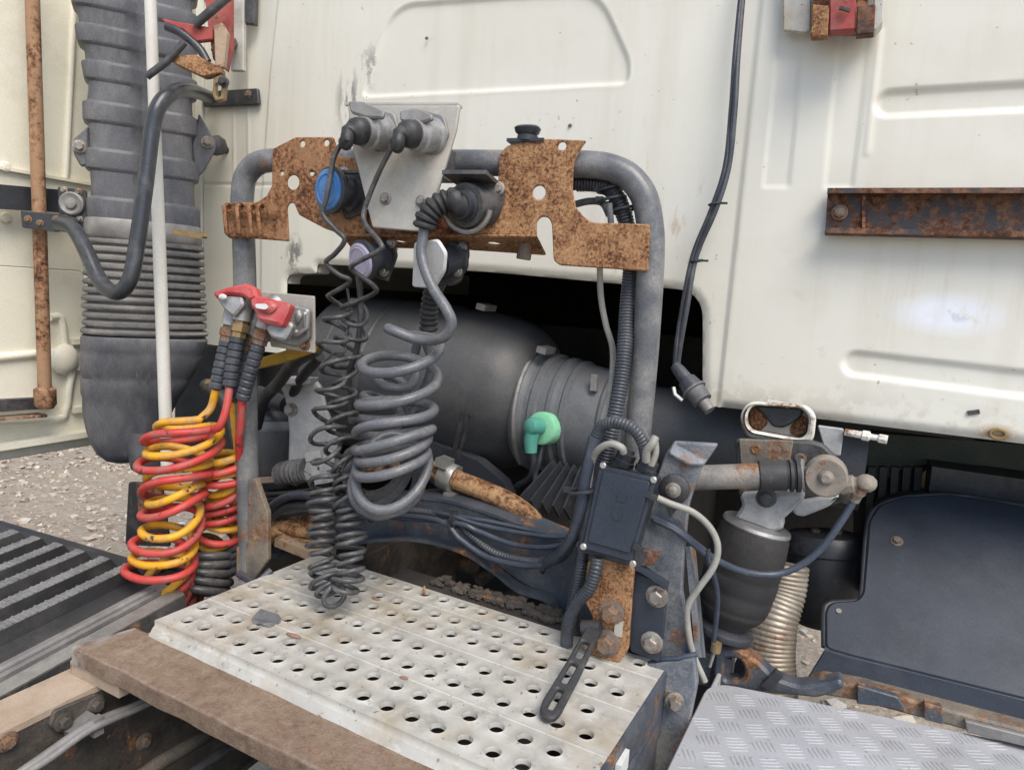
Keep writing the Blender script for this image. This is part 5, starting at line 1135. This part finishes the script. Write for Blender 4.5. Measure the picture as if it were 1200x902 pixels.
plate('gusset', GS, [(742,668),(783,684),(780,720),(774,775),(740,762),(736,740)], .008, 'blue_black', tw_, rad=.004)
for x, y in ((770, 698), (764, 752)):
    g = G(); g.bolt(GS.hit(x, y, .008), (0,-1,0), .0095, .008); part('bolt', g, 'bolt', tw_)
g = G(); g.box(GS.hit(762, 672, .012), (.05,.014,.005), (1,0,-.42)); part('gusset_lip', g, 'blue_black', tw_)
rp_ = thing('rusty_hinge_plate', 'flaking rusty hinge plate bolted beside the junction box', 'plate', at(712, 775, .80))
HPl = YP(.812)
plate('plate', HPl, [(684,700),(690,655),(720,648),(744,664),(741,700),(737,760),(726,776),(690,766),(680,750),(692,740),(696,722)], .008, 'rust', rp_, rad=.006)
plate('upper_bracket', HPl, [(690,640),(745,640),(775,648),(768,660),(745,664),(700,665)], .008, 'rust_dark', rp_, rad=.004, off=-.009)
for x, y, r in ((717, 717, .011), (712, 752, .012)):
    g = G(); g.bolt(HPl.hit(x, y, .008), (0,-1,0), r, .012); part('bolt', g, 'rusty_bolt', rp_)
g = G(); g.box(HPl.hit(725, 736, .009), (.010,.004,.020)); part('worn_spot', g, 'galv', rp_)
ls = thing('rubber_latch_strap', 'black rubber ladder strap with slots resting on the step plate', 'strap', atz(642, 838, PZ+.004))
A, B, Cc = at(694, 738, .79), atz(642, 838, PZ+.005), at(702, 744, .79)
nn = (B-A).cross(Vector((1,.15,0))).normalized(); nn = nn if nn.y < 0 else -nn
SPp = Plane((A+B)/2, nn, up=(B-A)*-1)
plate('strap', SPp, [(687,737),(703,741),(680,792),(657,836),(649,845),(637,843),(632,834),(636,822),(662,780)], .009, 'black_rubber', ls, rad=.006, bev=.002, holes=[[(682,752),(691,755),(681,775),(673,771)], [(669,777),(677,781),(664,804),(656,800)], [(653,808),(661,811),(648,835),(640,831)]])
g = G(); g.lathe_d(at(693,735,.79), (1,0,.2), [(-.012,.009),(.012,.009)], 12); part('pivot_loop', g, 'black_rubber', ls)

jb = thing('junction_box', 'black plastic junction box with corner screws and cable glands', 'junction box', at(715, 655, .80))
JP = Plane(at(725, 600, .80), (-.05,-1,.10), up=(.30,0,1))
plate('box', JP, [(702,543),(771,560),(741,660),(682,642)], .040, 'black_plastic', jb, rad=.003, bev=.003, off=-.040)
plate('lid', JP, [(703,544),(770,560),(741,658),(683,642)], .010, 'blue_black', jb, rad=.004, bev=.002, off=.001)
plate('lid_panel', JP, [(707,552),(762,565),(738,648),(689,634)], .004, 'blue_black', jb, rad=.003, bev=.001, off=.0105)
for x, y in ((707,545),(766,562),(684,640),(742,660)):
    g = G(); g.lathe_d(JP.hit(x, y, .011), JP.n, [(0,.0042),(.002,.0042),(.003,.003)], 12); part('screw', g, 'screw', jb)
for x, y in ((729,582),(723,603)):
    g = G(); g.lathe_d(JP.hit(x, y, .0145), JP.n, [(0,.0065),(.001,.0065)], 16); part('moulded_disc', g, 'blue_black', jb)
for x, y in ((763,581),(748,642)):
    g = G(); g.box(JP.hit(x, y, .011), (.012,.008,.006), JP.u, JP.n); part('hinge', g, 'black_plastic', jb)
for x, y in ((731, 541), (757, 550)):
    c = JP.hit(x, y, -.018); d = JP.v; g = G(); g.lathe_d(c-d*.004, d, [(0,.014),(.006,.014),(.007,.0125),(.016,.0125),(.017,.009),(.022,.008)], 8); part('cable_gland', g, 'black_plastic', jb)
c = JP.hit(700, 652, -.018); g = G(); g.lathe_d(c, -JP.v, [(-.01,.012),(.006,.012),(.008,.009),(.012,.009)], 8); part('cable_gland', g, 'black_plastic', jb)
cd = thing('conduit_bundle', 'black corrugated conduits running down the right leg of the hoop', 'conduit', at(670, 740, .85))
for pts, r, cor, m in ((((672,214,.878),(700,216,.878),(716,222,.878),(728,240,.878),(736,270,.880),(739,310,.880),(735,360,.872),(731,420,.852),(722,480,.835),(708,540,.83),(696,600,.83),(684,650,.835),(674,700,.845),(668,755,.85)), .0105, 1, 'conduit'),
                   (((757,535,.80),(754,520,.795),(744,504,.79),(728,496,.79),(712,496,.795),(702,504,.80),(694,530,.805),(688,580,.81),(684,640,.815),(676,690,.82),(666,740,.83)), .0078, 1, 'conduit'),
                   (((697,512,.80),(686,560,.80),(680,600,.805),(670,630,.82),(655,650,.85),(640,660,.88)), .0078, 0, 'cable_blue'),
                   (((700,655,.79),(698,668,.785),(690,690,.785),(676,706,.79),(666,730,.80),(664,755,.81)), .0085, 1, 'conduit'),
                   (((676,217,.90),(700,218,.90),(718,228,.90),(733,262,.90)), .009, 1, 'conduit'),
                   (((703,300,.87),(704,345,.88),(710,380,.885),(718,410,.885),(716,450,.88),(704,500,.86)), .0042, 0, 'cable_beige'),
                   (((672,240,.885),(690,236,.885),(706,238,.88),(714,252,.878)), .0048, 0, 'coil_grey'), (((714,238,.86),(716,270,.865),(710,300,.87)), .0042, 0, 'coil_grey'),
                   (((731,530,.79),(728,524,.785),(716,520,.785),(702,526,.79),(694,540,.80),(690,570,.805)), .0045, 0, 'cable_beige'),
                   (((757,540,.79),(758,528,.785),(764,520,.785),(768,512,.79)), .0050, 0, 'cable_beige'),
                   (((763,545,.80),(768,530,.80),(767,514,.80)), .0045, 0, 'cable_beige')):
    P_ = px3(*pts); g = G(); corrugated(g, P_, r, .0042, .86, 12) if cor else g.tube(P_, r, 9); part('conduit' if cor else 'cable', g, m, cd, 50)
for x, y, Y in ((681,575,.80), (716,222,.878), (730,246,.878), (718,234,.875)):
    p = at(x, y, Y); g = G(); g.tube([p+Vector((math.cos(a)*.017, math.sin(a)*.015, .004*math.cos(a))) for a in np.linspace(0, 6.28, 13)[:-1]], .0022, 6, closed=True); g.box(p+Vector((-.016,-.006,0)), (.010,.005,.006)); part('cable_tie', g, 'black_plastic', cd)

# thin grey cable and blue pipes across
tcb = thing('grey_sensor_cable', 'thin grey cable drooping beside the air spring', 'cable', at(825, 795, .86))
g = G(); g.tube(px3((770,583,.82),(786,590,.825),(812,600,.83),(832,618,.835),(841,640,.835),(836,664,.835),(818,690,.835),(806,710,.835),(806,735,.84),(812,765,.845),(826,798,.85)), .0042, 9); part('cable', g, 'cable_beige', tcb, 60)
bp = thing('blue_air_pipe', 'dark blue air pipe looping past the air spring to an elbow', 'air pipe', at(900, 672, .93))
g = G(); g.tube(px3((764,606,.84),(790,618,.84),(815,637,.85),(838,655,.875),(870,669,.91),(905,673,.93),(935,664,.94),(962,643,.945),(985,612,.95),(1000,588,.955), n=10), .0046, 10); part('pipe', g, 'cable_blue', bp, 60)
g = G(); g.tube(px3((766,609,.838),(792,622,.838),(815,640,.848),(830,656,.86),(840,690,.88),(840,720,.89),(836,752,.895)), .0035, 8); part('branch_pipe', g, 'cable_blue', bp, 60)
e = at(1001, 587, .955); d = (at(1010, 566, .95)-at(1000, 588, .955)).normalized(); g = G(); g.lathe_d(e, d, [(0,.006),(.010,.007),(.012,.009),(.02,.009),(.022,.007),(.03,.007)], 8); part('fitting', g, 'tan_steel', bp)
g = G(); q = at(1015, 566, .95); g.ball(q, .013, 2, (1,1,.9)); g.lathe_d(q, (-.9,.2,-.3), [(0,.009),(.012,.009),(.014,.012),(.03,.012)], 8); part('elbow', g, 'tan_steel', bp)
g = G(); a = at(840, 753, .895); g.lathe_d(a, (-.05,0,-1), [(0,.007),(.012,.007),(.014,.005)], 10); part('nipple', g, 'brass', bp)
g = G(); g.tube([a+Vector((-.002,0,-.012)), a+Vector((-.006,0,-.035))], .0025, 8); part('pin', g, 'alu', bp)
for x, y in ((830,652),): 
    p = at(x, y, .86); g = G(); g.tube([p+Vector((0, math.cos(t)*.009, math.sin(t)*.009)) for t in np.linspace(0,6.28,11)[:-1]], .0018, 6, closed=True); part('cable_tie', g, 'black_plastic', bp)

# ---- cab suspension strut
cs = thing('cab_strut', 'rusty horizontal strut with black boot and round end joint', 'strut', at(900, 580, .95))
a, b = at(806, 560, .90), at(892, 557, .945); g = G(); g.tube([a, b], .0165, 20); part('rod', g, 'rod_steel', cs)
a, b = at(889, 557, .945), at(941, 557, .955); g = G(); g.lathe(a, b, [(0,.0195),(.02,.0205),(.62,.0205),(.64,.018),(.68,.018),(.70,.0215),(.77,.0215),(.79,.018),(.82,.018),(.84,.022),(.93,.022),(.95,.015),(1,.015)], 22); part('boot', g, 'black_rubber', cs)
g = G(); a, b = at(940, 557, .955), at(956, 557, .955); g.lathe(a, b, [(0,.022),(.2,.022),(.22,.012),(1,.014)], 14); part('neck', g, 'dirty_alu', cs)
c = at(968, 557, .95); g = G(); g.lathe_d(c+Vector((0,.016,0)), (0,-1,0), [(0,.0235),(.004,.0255),(.028,.0255),(.032,.0235),(.031,.010),(.034,.009),(.038,.005)], 26); part('end_joint', g, 'tan_steel', cs)
bk = thing('strut_bracket', 'dark cast bracket behind the strut with pale lower wing', 'bracket', at(920, 600, 1.0))
BP_ = YP(1.0)
plate('plate', BP_, [(862,514),(950,516),(965,520),(993,548),(998,575),(985,588),(925,600),(866,580)], .02, 'dark_metal', bk, rad=.006, bev=.003, off=-.03)
plate('lower_wing', BP_, [(925,588),(985,578),(972,592),(942,604),(932,602)], .014, 'pale_bracket', bk, rad=.004, bev=.003, off=-.006)
plate('saddle', BP_, [(868,578),(940,574),(944,582),(918,606),(920,616),(905,620),(862,604),(872,590)], .03, 'pale_bracket', bk, rad=.006, bev=.004, off=-.005)
for x, y in ((886,526),(938,537)):
    g = G(); g.lathe_d(BP_.hit(x, y, -.009), (0,-1,0), [(0,.008),(.004,.008),(.005,.005),(.004,.004)], 14); part('bolt', g, 'rusty_bolt', bk)
for x, y in ((898,583),(991,578)):
    g = G(); g.bolt(BP_.hit(x, y, .026 if x < 900 else -.009), (0,-1,0), .009, .006); part('bolt', g, 'dark_metal', bk)
plate('rust_face', BP_, [(866,514),(930,516),(926,540),(868,548)], .004, 'sill_steel', bk, rad=.003, off=-.0095)
plate('side_plate', BP_, [(958,498),(989,502),(985,534),(968,532)], .006, 'pale_bracket', bk, rad=.003, off=-.04)
g = G(); g.lathe_d(BP_.hit(990, 506, -.03), (1,-.1,-.05), [(0,.005),(.02,.005),(.022,.007),(.03,.007),(.032,.004),(.04,.004),(.042,.006),(.052,.006)], 8); part('stud', g, 'cream_cup', bk)

asp = thing('air_spring', 'black rubber air spring bellows below the strut bracket', 'air spring', at(846, 750, .99))
a, b = at(889, 608, 1.0), at(846, 745, .985); ln = (b-a).length
g = G(); g.lathe(a, b, [(.02,.038),(.035,.046),(.06,.0475),(.075,.046)], 30); part('top_ring', g, 'alu', asp)
g = G(); g.lathe(a, b, [(.07,.045),(.11,.048),(.25,.0505),(.42,.0515),(.44,.0500),(.46,.0517),(.56,.0515),(.58,.0498),(.60,.0512),(.66,.050),(.70,.0490),(.715,.0470),(.73,.0480),(.76,.0455),(.80,.040),(.85,.032),(.90,.028)], 34); part('bellows', g, 'spring_rubber', asp, 60)
g = G(); g.lathe(a, b, [(.885,.022),(.89,.034),(.92,.041),(.95,.042),(.97,.040),(.99,.025),(1.03,.02)], 30); part('base_disc', g, 'black_plastic', asp)
g = G(); g.box(at(838, 775, 1.0), (.05,.06,.05)); part('base_post', g, 'frame_steel', asp)
la = thing('suspension_arm', 'black cast arm reaching from the air spring to the right', 'arm', at(880, 790, .98))
LA = YP(.99)
plate('arm', LA, [(840,752),(868,755),(890,770),(908,788),(935,798),(965,795),(985,790),(990,800),(960,812),(900,806),(860,800),(835,800)], .03, 'frame_steel', la, rad=.008, bev=.004, holes=[[(850,766),(868,766),(876,780),(872,792),(850,792)]])
g = G(); p = LA.hit(905, 796, .035); g.box(p, (.012,.01,.03), (1,0,-.6)); part('cable_tie', g, 'black_plastic', la)
fx = thing('flexible_exhaust_pipe', 'beige ribbed flexible steel pipe behind the air spring', 'pipe', at(905, 800, 1.12))
P_ = px3((920,660,1.16),(916,690,1.15),(907,725,1.13),(903,760,1.12),(905,800,1.11),(908,850,1.1), n=14); g = G(); corrugated(g, P_, .0375, .0075, .945, 30); part('pipe', g, 'flex_steel', fx, 50)
bc = thing('round_reservoir', 'black round reservoir in shade behind the blue pipe', 'reservoir', at(968, 720, 1.3))
a, b = at(968, 622, 1.3), at(968, 730, 1.28); g = G(); g.lathe(a, b, [(0,.04),(.03,.062),(.1,.068),(.22,.068),(.24,.064),(.9,.062),(1,.05)], 32); part('body', g, 'black_plastic', bc)
for x, y in ((955,626),(981,627)): g = G(); g.lathe_d(at(x, y, 1.28), (0,0,1), [(-.01,.008),(.01,.008)], 10); part('stud', g, 'grimy_steel', bc)

# ---- hook cup under the cab edge
hk = thing('latch_cup', 'cream steel latch cup with rusty inside below the cab edge', 'latch cup', at(915, 525, 1.07))
HK = YP(1.075)
plate('outer_rim', HK, [(868,483),(878,470),(945,474),(957,486),(954,514),(944,523),(876,511),(869,500)], .014, 'cream_cup', hk, rad=.012, bev=.003, holes=[[(876,484),(883,474),(940,478),(949,488),(946,508),(938,514),(882,504),(876,496)]])
plate('inner_cup', HK, [(876,484),(883,474),(940,478),(949,488),(946,508),(938,514),(882,504),(876,496)], .006, 'cream_cup', hk, rad=.010, off=-.028, bev=.002)
g = G(); rim = [Vector(HK.loc(*p)) for p in ((875,484),(883,473),(941,477),(950,488),(947,508),(938,515),(881,505),(875,496))]; rim = fillet(rim, .010, 4); n_ = len(rim)
g.add([HK.w(p.x, p.y, -.028) for p in rim]+[HK.w(p.x, p.y, .0) for p in rim], [(i, (i+1) % n_, n_+(i+1) % n_, n_+i) for i in range(n_)]); part('cup_wall', g, 'rust', hk)
plate('hook_tongue', HK, [(882,474),(942,477),(940,488),(928,496),(918,501),(906,500),(894,484)], .010, 'black_plastic', hk, rad=.005, off=-.014, bev=.003)
g = G(); g.box(HK.hit(912, 473, .002), (.03,.006,.007), (1,0,-.05)); part('striker', g, 'white_cap', hk)
for q in ([(877,486),(884,476),(896,484),(900,496),(892,504),(881,503)], [(926,500),(938,486),(946,489),(946,506),(938,512),(926,508)]):
    plate('rust_patch', HK, q, .004, 'rust', hk, rad=.004, off=-.0215)

# ---- wheel arch cover, right
p1, p2, p3 = at(960, 770, 1.06), at(1200, 822, 1.06), at(1100, 582, 1.30)
nS = (p2-p1).cross(p3-p1).normalized(); nS = nS if nS.y < 0 else -nS
SPl = Plane(p1, nS)
ac = thing('engine_side_cover', 'large dusty blue-black plastic cover under the right of the cab', 'cover', at(1100, 845, 1.03))
plate('face', SPl, [(1017,612),(1030,592),(1060,583),(1110,580),(1160,586),(1230,600),(1360,640),(1360,860),(1200,822),(1080,792),(1000,772),(966,762),(966,716),(974,706),(1004,704),(1010,696)], .012, 'blue_black', ac, rad=.01, bev=.004)
p4 = at(945, 800, 1.01); nL = (p2-p1).cross(p4-p1).normalized(); nL = nL if nL.y < 0 else -nL
plate('lower_flare', Plane(p1, nL), [(966,762),(1000,772),(1080,792),(1200,822),(1360,862),(1360,895),(1200,850),(1080,822),(1000,806),(944,798)], .010, 'blue_black', ac, rad=.006, bev=.003)
g = G(); g.tube(spline([SPl.hit(*p) for p in ((966,762),(1000,772),(1080,792),(1200,822),(1360,861))], 4), .010, 10); part('fold_bead', g, 'blue_black', ac, 60)
g = G(); g.tube(spline([SPl.hit(*p, .004) for p in ((966,758),(966,720),(972,707),(1002,704),(1010,694),(1016,620),(1028,594),(1060,583),(1110,580),(1160,586),(1230,600),(1360,640))], 6), .0045, 10); part('edge_bead', g, 'black_plastic', ac, 60)
g = G(); g.hexa([SPl.hit(966,762,0), SPl.hit(966,712,0), SPl.hit(966,712,-.15), SPl.hit(966,762,-.15)], [v+Vector((.008,0,0)) for v in (SPl.hit(966,762,0), SPl.hit(966,712,0), SPl.hit(966,712,-.15), SPl.hit(966,762,-.15))]); g.hexa([SPl.hit(1010,694,0), SPl.hit(1018,610,0), SPl.hit(1018,610,-.15), SPl.hit(1010,694,-.15)], [v+Vector((.008,0,0)) for v in (SPl.hit(1010,694,0), SPl.hit(1018,610,0), SPl.hit(1018,610,-.15), SPl.hit(1010,694,-.15))]); part('edge_return', g, 'black_plastic', ac)
pf = [SPl.hit(x, y, 0) for x, y in ((1030,592),(1060,583),(1110,580),(1160,586),(1230,600),(1360,640))]; g = G()
for a, b in zip(pf, pf[1:]): g.hexa([a, b, b+Vector((0,.09,-.01)), a+Vector((0,.09,-.01))], [a+Vector((0,0,-.01)), b+Vector((0,0,-.01)), b+Vector((0,.09,-.02)), a+Vector((0,.09,-.02))])
part('top_return', g, 'black_plastic', ac, 50)
for x, y, m in ((1051, 634, 'rusty_bolt'),): g = G(); g.bolt(SPl.hit(x, y, .012), nS, .006, .005); part('bolt', g, m, ac)
g = G(); g.lathe_d(SPl.hit(983, 716, .012), nS, [(0,.004),(.002,.004)], 10); part('rivet', g, 'dirty_alu', ac)
rl2 = thing('ribbed_bounce_backing', 'added liner with upright ribs behind the cover', 'backing', at(1080, 640, 1.55))
LN = YP(1.46)
m = surf('bounce_green', (.035,.048,.040), (.055,.070,.058), 6, rough=.6)  # green-grey bounce light painted as a surface colour
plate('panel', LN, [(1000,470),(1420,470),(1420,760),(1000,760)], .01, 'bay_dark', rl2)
for k in range(9):
    x = 1014+k*13.5; a, b = LN.hit(x+8, 546, .028), LN.hit(x-4, 700, .028); g = G(); g.box((a+b)/2, ((b-a).length, .012, .022), b-a, (1,0,0)); part('added_upright_rib', g, 'black_plastic', rl2)
plate('upper_panel', YP(1.445), [(1008,505),(1340,530),(1340,575),(1230,556),(1150,545),(1090,543),(1050,552),(1020,575)], .01, 'bounce_green', rl2, rad=.01)  # added panel, its colour stands in for green bounce light under the cab
g = G(); g.box(LN.hit(1150, 590, .06), (.17,.08,.12)); part('box', g, 'black_plastic', rl2)
g = G(); g.bolt(LN.hit(1095, 563, .03), (0,-1,0), .016, .012); part('bolt', g, 'brass', rl2)
# rusty sill below the cover
rs = thing('rusty_sill', 'rusty sill rail with steel clips below the side cover', 'sill', at(1080, 835, .99))
SLp = YP(1.0)
plate('rail', SLp, [(948,795),(965,790),(1010,798),(1100,822),(1200,848),(1360,890),(1360,912),(1200,868),(1100,840),(1000,814),(950,806)], .03, 'sill_steel', rs, rad=.004, bev=.003)
for q in ([(1004,800),(1052,814),(1062,832),(1040,826),(1004,822)], [(1082,820),(1104,826),(1104,846),(1082,840)]):
    plate('clip', SLp, q, .012, 'frame_steel', rs, rad=.003, off=.028)
plate('pale_strip', SLp, [(1130,842),(1360,900),(1360,912),(1132,856)], .008, 'dirty_alu', rs, rad=.002, off=.03)
# ---- diamond tread step
SZ = CZ-.5
stp = thing('tread_plate_step', 'silver five-bar tread plate step at bottom right', 'step', (.2, .7, SZ))
FL, FR, NR, NL = Vector((-.106,.918)), Vector((.55,1.03)), Vector((.62,.42)), Vector((-.13,.42))
ZP = Plane((0,0,SZ), (0,0,1), up=(0,1,0))
toL = lambda v: (v.x*ZP.u.x+v.y*ZP.u.y, v.x*ZP.v.x+v.y*ZP.v.y)
plate('sheet', ZP, [toL(NL), toL(NR), toL(FR), toL(FL)], .006, 'tread', stp, local=True, rad=[0,0,.03,.035], off=-.006, bev=.0015)
g = G(); random.seed(1)
e1_ = (FR-FL).normalized(); pr_ = .032
inside = lambda x, y: (y < FL.y+(x-FL.x)*(FR.y-FL.y)/(FR.x-FL.x)-.008) and x > FL.x+(y-FL.y)*(NL.x-FL.x)/(NL.y-FL.y)+.008 and x < .5 and y > .5 and not (x < FL.x+.03 and y > FL.y-.03+((x-FL.x)*.5))
for i in range(-40, 60):
    for j in range(-40, 60):
        c = Vector((.2, .75))+Vector((.9397,.342))*(i*pr_)+Vector((-.342,.9397))*(j*pr_)
        if not inside(c.x, c.y): continue
        th_ = math.radians(20 + (0 if (i+j) % 2 else 90)+8); dx_ = Vector((math.cos(th_), math.sin(th_))); dy_ = Vector((-dx_.y, dx_.x))
        for k in range(5):
            L_ = .0138*(1-.08*abs(k-2)); q = c+dy_*((k-2)*.0056)
            if not inside(q.x, q.y): continue
            b0 = [q+dx_*(L_*s) + dy_*(w_*.0014) for s, w_ in ((-1,0),(-.55,-1),(.55,-1),(1,0),(.55,1),(-.55,1))]
            t0 = [q+dx_*(L_*s)+dy_*(w_*.0006) for s, w_ in ((-.75,0),(-.5,-1),(.5,-1),(.75,0),(.5,1),(-.5,1))]
            g.add([(p.x, p.y, SZ-.0002) for p in b0]+[(p.x, p.y, SZ+.0009) for p in t0], [(6,7,8,9,10,11)]+[(a, (a+1) % 6, 6+(a+1) % 6, 6+a) for a in range(6)])
tag(part('tread_bars', g, 'tread', stp, 60), None, None, kind='stuff')
plate('side_skirt', Plane((FL.x,FL.y,SZ), (-1,.05,0)), [(-.5,-.05),(.0,-.05),(.0,-.008),(-.5,-.008)], .006, 'tread', stp, local=True, off=-.008)
